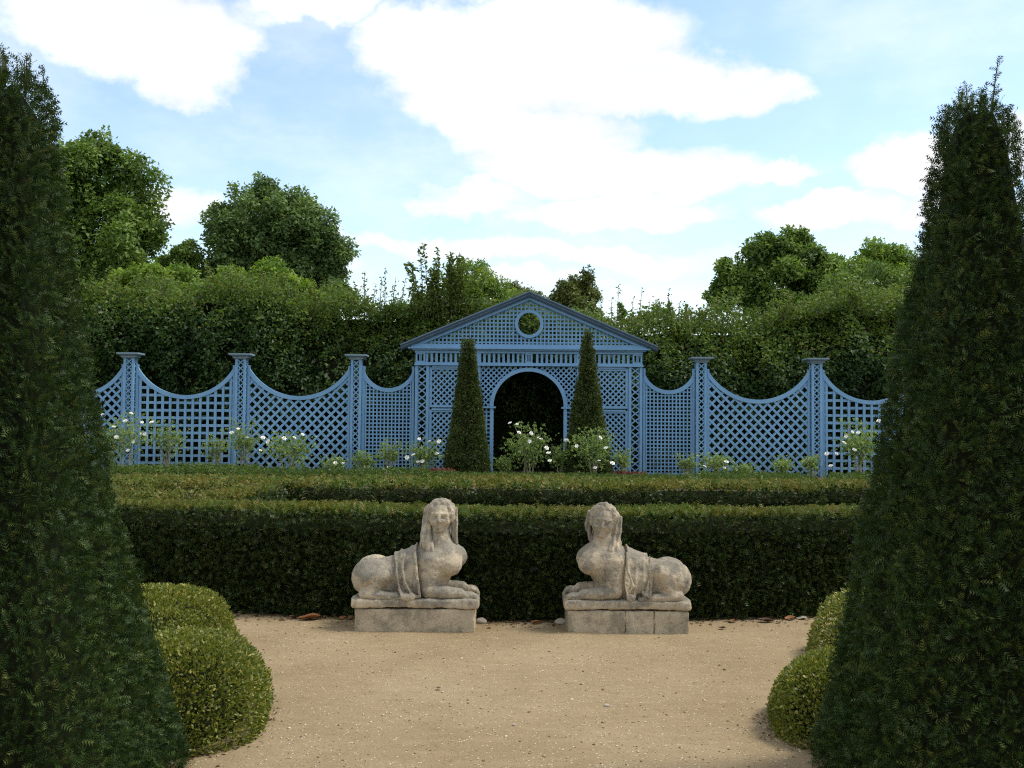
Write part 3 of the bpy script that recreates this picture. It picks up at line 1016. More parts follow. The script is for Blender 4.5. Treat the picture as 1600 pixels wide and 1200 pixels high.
    if var:
        K.chain([(.485, -.165, .43), (.475, -.200, .28), (.44, -.215, .18), (.47, -.205, .13)], [0.0062, 0.0081, 0.0105, 0.0081], .012)
        K.chain([(.31, -.165, .40), (.315, -.19, .25), (.335, -.21, .16), (.35, -.215, .10)], [0.0056, 0.0074, 0.0087, 0.0074], .012)
        K.ell((.455, -.19, .085), (.035, .03, .03), .02)
    else:
        K.chain([(.465, -.12, .445), (.475, -.19, .34), (.495, -.205, .22), (.515, -.205, .09)], [0.0068, 0.0081, 0.0087, 0.0099], .012)
        K.chain([(.385, -.08, .40), (.375, -.165, .30), (.40, -.20, .19), (.46, -.21, .10), (.50, -.205, .085)], [0.0068, 0.0087, 0.0093, 0.0099, 0.0105], .012)
        K.chain([(.325, -.13, .36), (.335, -.18, .24), (.36, -.2, .14), (.40, -.21, .085)], [0.0062, 0.0081, 0.0087, 0.0124], .012)
        K.ell((.42, -.20, .08), (.06, .035, .03), .02)
    K.wear(.0016, 70, 3)
    link('back_cloth', K.mesh('back_cloth', mirror), root, mat)
    # ---- veil falling from the head
    Vv = SDF((.40, -.22, .34), (.92, .22, .92), h)
    def EV(c, rr, k):
        Vv.ell(L(*c), tuple(sc * x for x in rr), k, rot)
    EV((0, -.045, .018), (.118, .095, .116), .02)
    if var:
        Vv.chain([L(-.10, -.02, .03), L(-.108, -.02, -.06), L(-.112, -.01, -.16), tuple((.565, -.11, .42))], [.032, .036, .04, .032], .02)
        Vv.chain([L(-.085, .010, -.02), L(-.090, .012, -.10), tuple((.60, -.125, .44)), tuple((.595, -.14, .39))], [.017, .02, .02, .015], .012)
        Vv.chain([L(.10, -.03, .03), L(.105, -.03, -.06), tuple((.735, -.01, .47))], [.024, .022, .02], .02)
    else:
        Vv.chain([L(-.098, -.02, .05), L(-.100, -.02, -.05), (.548, -.075, .54), (.562, -.115, .47), (.590, -.150, .385)], [.026, .034, .042, .040, .020], .02, sq=(1, 1.5, 1))
        Vv.chain([L(-.088, .015, .02), L(-.085, .02, -.07), (.580, -.085, .52), (.600, -.135, .44), (.602, -.158, .375)], [.012, .014, .016, .016, .010], .008)
        Vv.chain([L(-.09, -.05, -.05), tuple((.54, -.04, .46))], [.045, .05], .03)
        Vv.chain([L(.094, -.02, .05), L(.098, -.02, -.05), L(.096, -.02, -.13), (.778, -.02, .475)], [.020, .022, .022, .020], .02)
    EV((0, -.09, -.12), (.075, .05, .14), .04)
    # keep the face free
    EX = Vv._grid((slice(None),) * 3)
    fd = (EX[0] - Hc[0]) * f_[0] + (EX[1] - Hc[1]) * f_[1] + (EX[2] - Hc[2]) * f_[2]
    rd = (EX[0] - Hc[0]) * r_[0] + (EX[1] - Hc[1]) * r_[1] + (EX[2] - Hc[2]) * r_[2]
    groove = .004 * np.sin(rd * 190) * (fd < .2)
    Vv.D = (Vv.D + groove).astype(np.float32)
    Vv.wear(.0016, 60, 4)
    link('veil', Vv.mesh('veil', mirror), root, mat)
    # ---- stone slab the figure lies on
    S = SDF((-.06, -.28, -.02), (1.04, .28, .11), .009)
    gx, gy, gz = S._grid((slice(None),) * 3)
    cx_, cy_, cz_ = .48, .0, .032
    ex = .02
    ax_, ay_, az_ = np.abs(gx - cx_) - (.487 - ex), np.abs(gy - cy_) - (.222 - ex), np.abs(gz - cz_) - (.032 - ex * .7)
    S.D = (np.sqrt(np.maximum(ax_, 0) ** 2 + np.maximum(ay_, 0) ** 2 + np.maximum(az_, 0) ** 2) + np.minimum(np.maximum(np.maximum(ax_, ay_), az_), 0) - ex * .75).astype(np.float32)
    S.wear(.006 if var else .010, 17, 0)
    S.wear(.003, 60, 2)
    link('base_slab', S.mesh('base_slab', mirror), root, mat)
    return root


PL = at(647, 985, 7.85)
PR = at(982, 988, 7.85)
PH = .175
YS = 8.06
sphinx('sphinx_statue', 'weathered stone sphinx facing right, veiled woman head, lying on the left plinth', PL.x - .475, YS, PH + .006, False, STONE_A)
sphinx('sphinx_statue', 'weathered stone sphinx facing left, tilted head with wavy hair, on the right plinth', PR.x + .475, YS, PH + .006, True, STONE_B)


def stone_block(name, x0, x1, y0, y1, z0, z1, parent, seed, mat=PLINTHM):
    S = SDF((x0 - .03, y0 - .03, z0 - .03), (x1 + .03, y1 + .03, z1 + .03), .010)
    gx, gy, gz = S._grid((slice(None),) * 3)
    ex = .005
    a = np.abs(gx - (x0 + x1) / 2) - ((x1 - x0) / 2 - ex)
    b = np.abs(gy - (y0 + y1) / 2) - ((y1 - y0) / 2 - ex)
    c = np.abs(gz - (z0 + z1) / 2) - ((z1 - z0) / 2 - ex)
    S.D = (np.sqrt(np.maximum(a, 0) ** 2 + np.maximum(b, 0) ** 2 + np.maximum(c, 0) ** 2) + np.minimum(np.maximum(np.maximum(a, b), c), 0) - ex).astype(np.float32)
    S.wear(.003, 20, seed)
    S.wear(.0028, 75, (seed + 1) % 5)
    return link(name, S.mesh(name), parent, mat)


GPL = 'stone plinths under the sphinxes'
p = empty('stone_plinth', (PL.x, YS, 0), 'pale rough stone plinth of one long block under the right-facing sphinx', 'plinth', GPL)
stone_block('stone_block', -.455, .458, -.206, .205, -.05, PH - .003, p, 3)
p = empty('stone_plinth', (PR.x, YS, 0), 'pale stone plinth of three jointed blocks under the left-facing sphinx', 'plinth', GPL)
stone_block('stone_block', -.462, -.0238, -.206, .205, -.05, PH - .003, p, 0)
stone_block('stone_block', -.0230, .1962, -.209, .205, -.05, PH - .004, p, 4)
stone_block('stone_block', .1970, .462, -.205, .205, -.05, PH - .003, p, 2)

# ------------------------------------------------------------------ blue trellis
_unit = {}


def slat(name, parent, cx, cy, cz, sx, sy, sz, ry=0.0, mat=BLUE):
    """a straight wooden slat: one object, box mesh shared between all slats of one paint"""
    if mat.name not in _unit:
        mb = MB()
        mb.box(-.5, .5, -.5, .5, -.5, .5)
        o = mb.build('slat', mat, None)
        me = o.data
        bpy.data.objects.remove(o)
        _unit[mat.name] = me
    o = bpy.data.objects.new(name, _unit[mat.name])
    C.objects.link(o)
    o.parent = parent
    o.location = (cx, cy, cz)
    o.rotation_euler = (0, ry + random.gauss(0, .0022), 0)
    o.scale = (sx, sy, sz)
    return o


def lath_runs(inside, bbox, ang, pitch, phase=0.0, minlen=.05):
    """runs of parallel slats clipped by a region: list of (cx, cz, length)"""
    x0, x1, z0, z1 = bbox
    d = np.array([math.cos(ang), math.sin(ang)])
    q = np.array([-d[1], d[0]])
    c0 = np.array([(x0 + x1) / 2, (z0 + z1) / 2])
    rad = math.hypot(x1 - x0, z1 - z0) / 2
    out = []
    k = int(rad / pitch) + 1
    s = np.arange(-rad, rad, .012)
    for i in range(-k, k + 1):
        o = c0 + q * (i * pitch + phase)
        pts = o[None, :] + s[:, None] * d[None, :]
        m = inside(pts[:, 0], pts[:, 1])
        m = np.concatenate([[False], m, [False]])
        e = np.flatnonzero(m[1:] != m[:-1])
        for a, b in zip(e[::2], e[1::2]):
            L = (b - a) * .012
            if L > minlen:
                mid = o + d * (s[a] + s[min(b, len(s) - 1)]) / 2
                out.append((mid[0], mid[1], L))
    return out


def lattice(parent, inside, bbox, angs, pitch, width, y, thick=.016, phases=(0, 0), names=('slat', 'slat')):
    for j, a in enumerate(angs):
        for cx, cz, L in lath_runs(inside, bbox, a, pitch, phases[j]):
            slat(names[j], parent, cx, y + j * (thick + .001), cz, L, thick, width * random.uniform(.94, 1.06), -a)


def x_lattice(mb, u0, u1, z0, z1, pitch, w, y, t, axis='x', fixed=0.0):
    """small crosses between two stiles, added to one mesh"""
    n = max(1, int(round((z1 - z0) / pitch)))
    p = (z1 - z0) / n
    dv = math.hypot(u1 - u0, p)
    ox, oz = p / dv * w / 2, (u1 - u0) / dv * w / 2
    for i in range(n):
        a, b = z0 + i * p, z0 + (i + 1) * p
        for j, (za, zb) in enumerate(((a, b), (b, a))):
            s = 1 if zb > za else -1
            poly = [(u0 + s * ox, za - oz), (u1 + s * ox, zb - oz), (u1 - s * ox, zb + oz), (u0 - s * ox, za + oz)]
            yy = y + j * (t + .001)
            if axis == 'x':
                mb.prism_xz(poly, yy, yy + t)
            else:
                V = [(fixed + (0 if k < 4 else 1) * t + j * (t + .001), u, z) for k, (u, z) in enumerate(poly + poly)]
                mb.add(V, [(0, 1, 2, 3), (7, 6, 5, 4), (0, 4, 5, 1), (1, 5, 6, 2), (2, 6, 7, 3), (3, 7, 4, 0)])


FY = 32.0
GX = 0.52          # gate axis


def trellis_post(fence, x):
    w, d = .165, .15
    p = MB()
    for sx in (-1, 1):
        for sy in (-1, 1):
            p.box(sx * w - (.075 if sx > 0 else 0), sx * w + (.075 if sx < 0 else 0), sy * d - (.06 if sy > 0 else 0), sy * d + (.06 if sy < 0 else 0), -.05, 3.50)
    o = p.build('trellis_post', BLUE, fence)
    o.location = (x, 0, 0)
    lm = MB()
    x_lattice(lm, -.10, .10, .02, 3.49, .178, .034, -d + .012, .012)
    for sx in (-1, 1):
        x_lattice(lm, -.095, .095, .02, 3.49, .178, .034, 0, .012, 'y', sx * (w - .02) - (.0125 if sx > 0 else .012))
    lm.build('lattice', BLUE, o, kind='stuff')
    c = MB()
    for a, z0, z1 in ((.185, 3.502, 3.535), (.23, 3.537, 3.57)):
        c.box(-a, a, -a + .02, a - .02, z0, z1)
    b0, b1 = .23, .315
    V = [(sx * b0, sy * (b0 - .02), 3.572) for sx, sy in ((-1, -1), (1, -1), (1, 1), (-1, 1))] + [(sx * b1, sy * (b1 - .02), 3.625) for sx, sy in ((-1, -1), (1, -1), (1, 1), (-1, 1))]
    c.add(V, [(0, 3, 2, 1), (4, 5, 6, 7)] + [(k, (k + 1) % 4, (k + 1) % 4 + 4, k + 4) for k in range(4)])
    c.box(-.335, .335, -.315, .315, 3.627, 3.675)
    c.build('cap', CAPM, o)
    return o


def trellis_panel(fence, x0, x1, kind, zlow, ztop=3.32, label=None, arc_x1=None, arc_x0=None):
    """frame with a hollow curved top rim; slats are its children"""
    fw = .07
    xa, xb = (arc_x0 if arc_x0 is not None else x0), (arc_x1 if arc_x1 is not None else x1)
    xm, hc = (xa + xb) / 2, (xb - xa) / 2 - .01
    sag = ztop - zlow
    Rr = (hc * hc + sag * sag) / (2 * sag)

    def arc(x):
        return zlow + Rr - np.sqrt(np.maximum(Rr * Rr - (x - xm) ** 2, 1e-6))
    f = MB()
    f.box(x0, x0 + fw, -.035, .035, -.04, ztop)
    f.box(x1 - fw, x1, -.035, .035, -.04, ztop)
    f.box(x0 + fw, x1 - fw, -.03, .03, .0, .07)
    th0 = math.asin(min(.999, hc / Rr))
    lo_, up_ = [], []
    for a in np.linspace(-th0, th0, 41):
        ux, uz = math.sin(a), -math.cos(a)
        px, pz = xm + Rr * ux, zlow + Rr + Rr * uz
        qx, qz = xm + (Rr + .125) * ux, zlow + Rr + (Rr + .125) * uz
        if x0 + .005 <= px <= x1 - .005:
            up_.append((px, pz))
            lo_.append((min(max(qx, x0 + .004), x1 - .004), qz))
    f.band(lo_, up_, -.045, .046)
    o = f.build('trellis_panel', BLUE, fence)
    if label:
        o['label'] = label

    def inside(x, z):
        return (x > x0 + fw * .6) & (x < x1 - fw * .6) & (z > .04) & (z < arc(x) - .05)
    bb = (x0, x1, 0, ztop)
    if kind == 'grid':
        lattice(o, inside, bb, (math.pi / 2, 0), .235, .080, -.012)
    elif kind == 'fine':
        lattice(o, inside, bb, (math.pi / 2, 0), .116, .042, -.012)
    elif kind == 'rise':
        lattice(o, inside, bb, (math.pi / 4, -math.pi / 4), .205, .072, -.012)
    else:
        lattice(o, inside, bb, (-math.pi / 4, math.pi / 4), .205, .072, -.012)
    return o


POSTS = (5.38, 8.98, 12.46, 15.9)
fl = empty('trellis_fence', (GX, FY, 0), 'blue trellis fence with scalloped panels left of the gabled gate', 'trellis fence', 'blue scalloped trellis fences')
fr = empty('trellis_fence', (GX, FY, 0), 'blue trellis fence with scalloped panels right of the gabled gate', 'trellis fence', 'blue scalloped trellis fences')
for fence, sg in ((fl, -1), (fr, 1)):
    edges = [3.56] + list(POSTS)
    for x in POSTS:
        trellis_post(fence, sg * x)
    for i in range(4):
        a = edges[i] + (.02 if i == 0 else .195)
        b = edges[i + 1] - .195
        x0, x1 = (a, b) if sg > 0 else (-b, -a)
        kind = [('fine', 'fall', 'grid', 'fall'), ('fine', 'rise', 'grid', 'fall')][0 if sg > 0 else 1][i]
        lab = {'fine': 'narrow panel of fine square lattice', 'fall': 'panel of diagonal lattice', 'rise': 'panel of diagonal lattice', 'grid': 'panel of wide square lattice'}[kind]
        trellis_panel(fence, x0, x1, kind, 2.64 if i == 0 else 2.37, label=lab)

# ---- the gabled gate
gate = empty('trellis_gate', (GX, FY - .15, 0), 'blue gabled trellis gate with round arch and round gable window', 'trellis gate')
HW = 3.53


def circle(cx, cz, r, a0, a1, n):
    return [(cx + r * math.cos(a), cz + r * math.sin(a)) for a in np.linspace(a0, a1, n)]


# pilasters at the outer corners
for s in (-1, 1):
    m = MB()
    xo, xi = s * HW, s * (HW - .43)
    for x in (xo, xi):
        a, b = (x - .085, x) if (x == xo) == (s > 0) else (x, x + .085)
        m.box(a, b, -.10, .02, -.05, 3.345)
        m.box(a, b, .20, .28, -.05, 3.345)
    pil = m.build('pilaster', BLUE, gate)
    lm = MB()
    lo_x, hi_x = min(xo, xi) + .075, max(xo, xi) - .075
    x_lattice(lm, lo_x, hi_x, .02, 3.34, .215, .038, -.075, .012)
    lm.build('lattice', BLUE, pil, kind='stuff')
    # inner posts beside the arch bay
    m = MB()
    a = s * 1.56
    m.box(a - .06, a + .06, -.09, .05, -.05, 3.345)
    m.build('post', BLUE, gate)
    # side bay: two framed panels
    bx0, bx1 = sorted((s * 1.63, s * 3.09))
    for z0, z1, up in ((2.05, 3.30, True), (.0, 1.98, False)):
        fm = MB()
        fm.box(bx0, bx0 + .08, -.06, .02, z0, z1)
        fm.box(bx1 - .08, bx1, -.06, .02, z0, z1)
        fm.box(bx0 + .08, bx1 - .08, -.057, .02, z1 - .08, z1)
        fm.box(bx0 + .08, bx1 - .08, -.057, .02, z0, z0 + .08)
        fm.box(bx0 + .085, bx1 - .085, -.09, -.06, z1 - .02, z1 + .035)
        pn = fm.build('lattice_panel', BLUE, gate)
        ins = (lambda x, z, bx0=bx0, bx1=bx1, z0=z0, z1=z1: (x > bx0 + .06) & (x < bx1 - .06) & (z > z0 + .06) & (z < z1 - .06))
        ang = (math.pi / 4, -math.pi / 4) if (up != (s > 0)) else (math.pi / 4, -math.pi / 4)
        ang = (math.pi / 4, -math.pi / 4) if up else ((math.pi / 4, -math.pi / 4) if s < 0 else (-math.pi / 4, math.pi / 4))
        lattice(pn, ins, (bx0, bx1, z0, z1), ang, .125, .045, -.03, .014)
    # narrow jamb panel of small squares
    jx0, jx1 = sorted((s * 1.10, s * 1.51))
    fm = MB()
    a, b = sorted((s * 1.09, s * 1.19))
    fm.box(a, b, -.10, .06, -.05, 2.03)
    jm = fm.build('jamb', BLUE, gate)
    ins = (lambda x, z, jx0=jx0, jx1=jx1: (x > jx0 + .03) & (x < jx1 + .01) & (z > .02) & (z < 2.02))
    lattice(jm, ins, (jx0, jx1, 0, 2.05), (math.pi / 2, 0), .128, .05, -.03, .014)
    im = MB()
    a, b = sorted((s * 1.02, s * 1.50))
    im.box(a, b, -.13, .07, 2.035, 2.09)
    im.build('impost', BLUE, gate)
# arch and its spandrels
am = MB()
am.band(circle(0, 2.095, 1.09, 0, math.pi, 49), circle(0, 2.095, 1.205, 0, math.pi, 49), -.10, .06)
arch = am.build('arch', BLUE, gate)
ins = lambda x, z: (np.abs(x) < 1.52) & (z > 2.10) & (z < 3.33) & (x * x + (z - 2.095) ** 2 > 1.15 ** 2)
lattice(arch, ins, (-1.52, 1.52, 2.1, 3.33), (math.pi / 4, -math.pi / 4), .118, .042, -.03, .014)
# frieze: two rails, uprights, small fluted blocks at the ends and in the middle
fm = MB()
fm.box(-HW - .01, HW + .01, -.12, .10, 3.347, 3.45)
fm.box(-HW - .01, HW + .01, -.12, .10, 3.74, 3.82)
fm.box(-HW - .03, HW + .03, -.15, -.122, 3.35, 3.385)
frz = fm.build('frieze', BLUE, gate)
x = -HW + .36
k = 0
while x < HW - .35:
    if abs(x) > .14 and abs(abs(x) - 1.56) > .10:
        slat('upright', frz, x, -.06, 3.595, .075, .03, .288)
    x += .149
for bx in (-HW + .16, -1.56, 0, 1.56, HW - .16):
    bm_ = MB()
    wv = .15 if abs(bx) > 2 else (.075 if abs(bx) > 1 else .11)
    if abs(bx) > 1 and abs(bx) < 2:
        bm_.box(bx - wv, bx + wv, -.11, .02, 3.452, 3.738)
    else:
        bm_.box(bx - wv, bx - wv + .055, -.11, .02, 3.452, 3.738)
        bm_.box(bx + wv - .055, bx + wv, -.11, .02, 3.452, 3.738)
        bm_.box(bx - wv + .056, bx + wv - .056, -.105, .02, 3.70, 3.738)
        bm_.box(bx - wv + .056, bx + wv - .056, -.105, .02, 3.452, 3.49)
        for q in (-.028, 0, .028):
            bm_.box(bx + q - .009, bx + q + .009, -.10, -.02, 3.492, 3.698)
    bm_.build('frieze_block', BLUE, frz)
# horizontal cornice
cm = MB()
cm.box(-HW - .10, HW + .10, -.20, .16, 3.822, 3.86)
cm.box(-HW - .22, HW + .22, -.27, .16, 3.862, 3.91)
cm.box(-HW - .14, HW + .14, -.16, .12, 3.912, 4.02)
cm.build('cornice', BLUE, gate)
# gable: sloping moulded cornices
EX_, EZ, AZ = 3.97, 3.985, 5.66
sl = (AZ - EZ) / EX_
ln = math.hypot(1, sl)
rk = MB()


def rake_profile(m, s, prof):
    """prof: list of (drop below the top line measured square to it, y)"""
    V = []
    for (dq, y) in prof:
        for (x, z) in ((s * EX_, EZ), (0, AZ)):
            zz = z - dq * ln
            V.append((x, y, zz))
    n = len(prof)
    F = [(2 * i, 2 * i + 1, 2 * ((i + 1) % n) + 1, 2 * ((i + 1) % n)) for i in range(n)]
    F += [tuple(2 * i for i in range(n)), tuple(2 * i + 1 for i in reversed(range(n)))]
    m.add(V, F)


for s in (-1, 1):
    rk = MB()
    rake_profile(rk, s, [(0, .16), (0, -.40), (.035, -.40), (.075, -.33), (.075, .16)])
    rake_profile(rk, s, [(.077, .15), (.077, -.31), (.105, -.31), (.15, -.22), (.15, .15)])
    rk.build('rake_cornice', SLATE, gate)
    rk = MB()
    V = []
    # lower light fillet follows the slope and stops on the horizontal cornice
    z_ = lambda x: AZ - .152 * ln - sl * abs(x)
    xe = (AZ - .152 * ln - 4.025) / sl
    xi = (AZ - .235 * ln - 4.025) / sl
    poly = [(0, z_(0)), (0, AZ - .235 * ln), (s * xi, 4.025), (s * xe, 4.025)]
    if s > 0:
        poly = poly[::-1]
    rk.prism_xz(poly, -.14, .08)
    rk.build('rake_fillet', BLUE, gate)
# gable lattice with a round opening
OZ = 4.67
rg = MB()
rg.band(circle(0, OZ, .345, 0, 2 * math.pi, 49)[:-1], circle(0, OZ, .445, 0, 2 * math.pi, 49)[:-1], -.10, .05, closed=True)
ring = rg.build('round_window', BLUE, gate)
gin = lambda x, z: (z > 4.0) & (z < AZ - .2 * ln - sl * np.abs(x)) & (x * x + (z - OZ) ** 2 > .40 ** 2)
lattice(ring, gin, (-3.4, 3.4, 4.0, 5.4), (math.pi / 2, 0), .122, .046, -.03, .014)

# ------------------------------------------------------------------ tall hornbeam hedge behind the trellis
HB = empty('hornbeam_hedge', (GX, 35.0, 0), 'tall shaggy hornbeam hedge with wispy shoots behind the blue trellis', 'hedge')
hoff = np.array([GX, 35.0, 0.0])


def hb_h(x):
    x = np.asarray(x, dtype=float)
    return .16 * np.sin(x * 1.3 + .4) + .12 * np.sin(x * 2.9) + .07 * np.sin(x * 6.1 + 1) + np.interp(x, [-26, -14, -10, -6.5, -4, -2.5, 0, 2.2, 4, 6.5, 9, 13, 26], [6.0, 5.9, 6.0, 5.7, 5.3, 5.5, 5.75, 5.4, 4.95, 4.9, 5.3, 5.9, 6.2])


y_front = 33.3
mb = MB()
for xa, xb in [(i, i + 1.0) for i in range(-26, 27)]:
    hh = float(hb_h(xa + .5)) - .36
    lowz = hh - 1.5
    if abs(xa + .5 - GX) < 1.9:
        mb.box(xa - GX, xb - GX, y_front + .5 - 35, 37.0 - 35, 3.4, lowz + .3)
        mb.box(xa - GX, xb - GX, y_front + 1.7 - 35, 37.0 - 35, lowz + .302, hh)
        mb.box(xa - GX, xb - GX, 34.95 - 35, 37.0 - 35, -.05, 3.395)
    else:
        mb.box(xa - GX, xb - GX, y_front + .62 - 35, 38 - 35, -.05, lowz)
        mb.box(xa - GX, xb - GX, y_front + 1.1 - 35, 38 - 35, lowz + .002, lowz + .8)
        mb.box(xa - GX, xb - GX, y_front + 1.7 - 35, 38 - 35, lowz + .802, hh)
mb.build('dark_core', CORE, HB)
n = 150000
x = RNG.uniform(-24, 24, n)
z = RNG.random(n) ** .8 * hb_h(x)
Q = np.stack([x, 0 * x, z], -1)
bulge = .34 * wob(Q, .9, 0) + .26 * wob(Q, 2.3, 2) + .12 * wob(Q, 6.0, 4)
topf = np.clip((z - (hb_h(x) - 2.0 - .5 * wob(Q, .8, 3))) / 2.0, 0, 1)
P = np.stack([x, y_front + .16 - bulge + RNG.normal(0, .09, n) + 1.2 * topf ** 1.6, z], -1)
spray = wob(Q, 4.5, 1)
keep = (wob(Q, 2.6, 2) + .5 * wob(Q, 6.5, 0) > -.45 - .9 * topf) | (RNG.random(n) < .25)
x, z, Q, topf, P, spray = x[keep], z[keep], Q[keep], topf[keep], P[keep], spray[keep]
P[:, 1] -= .10 * spray
P[:, 1] += .35 * (RNG.random(len(x)) < .3)
n = len(x)
niche = (np.abs(x - GX) < 1.85) & (z < 3.35)
P[niche, 1] += 1.3
A = np.stack([RNG.normal(0, .7, n), -.5 + RNG.normal(0, .4, n), -.45 + RNG.normal(0, .6, n)], -1)
up = RNG.random(n) < np.clip(topf * 1.5 - .12 + .25 * wob(Q, 2.0, 1) * (topf > 0), .015, 1)  # brighter leaves mix in upwards, painting the gradual light on the top
P0 = P - hoff
Nr = np.array([0, -.5, .8]) + RNG.normal(0, .6, P.shape)
scatter('side_foliage', HORN, HB, P0[~up], A[~up], Nr[~up], .150 * RNG.uniform(.6, 1.3, (~up).sum()), TRI,
        tint=np.clip(.42 + .26 * spray[~up] + RNG.normal(0, .22, (~up).sum()), 0, 1))
n2 = 70000
x2 = RNG.uniform(-24, 24, n2)
yt = RNG.random(n2)
Q2 = np.stack([x2, 35 + 2 * yt, 0 * x2], -1)
P2 = np.stack([x2, y_front + .7 + 3.6 * yt, hb_h(x2) - .30 + .35 * np.sin(yt * 3.1) + .44 * wob(Q2, 1.2, 1) + .30 * wob(Q2, 3.7, 3) + RNG.normal(0, .16, n2)], -1)
PA = np.concatenate([P0[up], P2 - hoff])
AA = np.stack([RNG.normal(0, .7, len(PA)), -.2 + RNG.normal(0, .6, len(PA)), RNG.normal(0, .6, len(PA))], -1)
scatter('top_foliage', HORNTOP, HB, PA, AA, np.array([0, -.3, .9]) + RNG.normal(0, .6, PA.shape), .130 * RNG.uniform(.6, 1.3, len(PA)), TRI)
# niche side walls behind the gate
n3 = 3500
sg = RNG.choice([-1, 1], n3)
P3 = np.stack([GX + sg * (1.9 + RNG.normal(0, .08, n3)), RNG.uniform(33.5, 34.8, n3), RNG.uniform(0, 3.5, n3)], -1)
scatter('niche_foliage', HORN, HB, P3 - hoff, RNG.normal(0, 1, P3.shape), RNG.normal(0, 1, P3.shape), .115 * RNG.uniform(.6, 1.3, n3), DIAMOND)
# long shoots standing out of the hedge top
st = MB()
SP, SA, SS = [], [], []


def shoot(px, Y, L, lean, leaf=.10, dens=26, zbase=None):
    b = at(px, 600, Y)
    z0 = float(hb_h(b.x)) - .3 if zbase is None else zbase
    m = 7
    f = np.linspace(0, 1, m)
    pts = np.stack([b.x + lean * f ** 1.6, np.full(m, Y) + random.uniform(-.1, .1) * f, z0 + (L + .3) * f], -1) - hoff
    st.sweep(pts.tolist(), (.016 * (1 - f) + .005).tolist(), 4)
    k = int(dens * L) + 6
    g = RNG.uniform(.05, 1, k)
    q = np.stack([np.interp(g, f, pts[:, i]) for i in range(3)], -1)
    q += RNG.normal(0, .05, q.shape) * (1.4 - g)[:, None]
    SP.append(q)
    a = RNG.normal(0, .8, q.shape)
    a[:, 2] = RNG.normal(.25, .4, k)
    SA.append(a)
    SS.append(leaf * RNG.uniform(.6, 1.2, k))


for px, L, ln_ in ((955, .9, .0), (963, 1.5, .08), (970, 1.0, -.1), (985, 1.1, .1), (998, 1.3, .12), (1012, .8, .05), (1030, .7, -.1), (1043, 1.0, .05), (1058, .8, .1), (1072, .9, .0),
                   (1090, .5, .1), (940, .6, -.05), (1105, .6, .1)):
    shoot(px, 34.6, L, ln_)
for px, L, ln_ in ((556, .9, -.1), (568, 1.25, .0), (580, .9, .1), (592, 1.1, .05), (600, 1.3, .0), (612, .9, .1), (625, .8, .15), (640, .7, .1), (545, .7, -.1)):
    shoot(px, 34.6, L, ln_, dens=45)
for px, L, ln_ in ((652, 1.4, -.3), (660, 1.9, -.15), (668, 2.2, -.2), (676, 1.7, .1), (686, 2.1, -.1), (695, 1.9, .2), (704, 1.7, .25), (716, 1.5, .2), (730, 1.3, .3), (745, 1.2, .3), (690, 1.4, -.4), (710, 1.2, -.2)):
    shoot(px, 34.2, L, ln_, leaf=.15, dens=60)
for k in range(26):
    shoot(random.uniform(648, 735), random.uniform(34.0, 35.2), random.uniform(.5, 1.8), random.uniform(-.5, .5), leaf=.15, dens=75)
for k in range(150):
    px = random.choice((random.uniform(110, 600), random.uniform(1040, 1440)))
    shoot(px, random.uniform(33.9, 36.5), random.uniform(.1, .8), random.uniform(-.35, .35), dens=70, leaf=.12)
st.build('shoot_stems', TWIG, HB, kind='stuff')
SP, SA, SS = np.concatenate(SP), np.concatenate(SA), np.concatenate(SS)
scatter('shoots', SHOOT, HB, SP, SA, np.array([0, 0, .8]) + RNG.normal(0, .7, SP.shape), SS, DIAMOND)

# ------------------------------------------------------------------ trees beyond the hedge


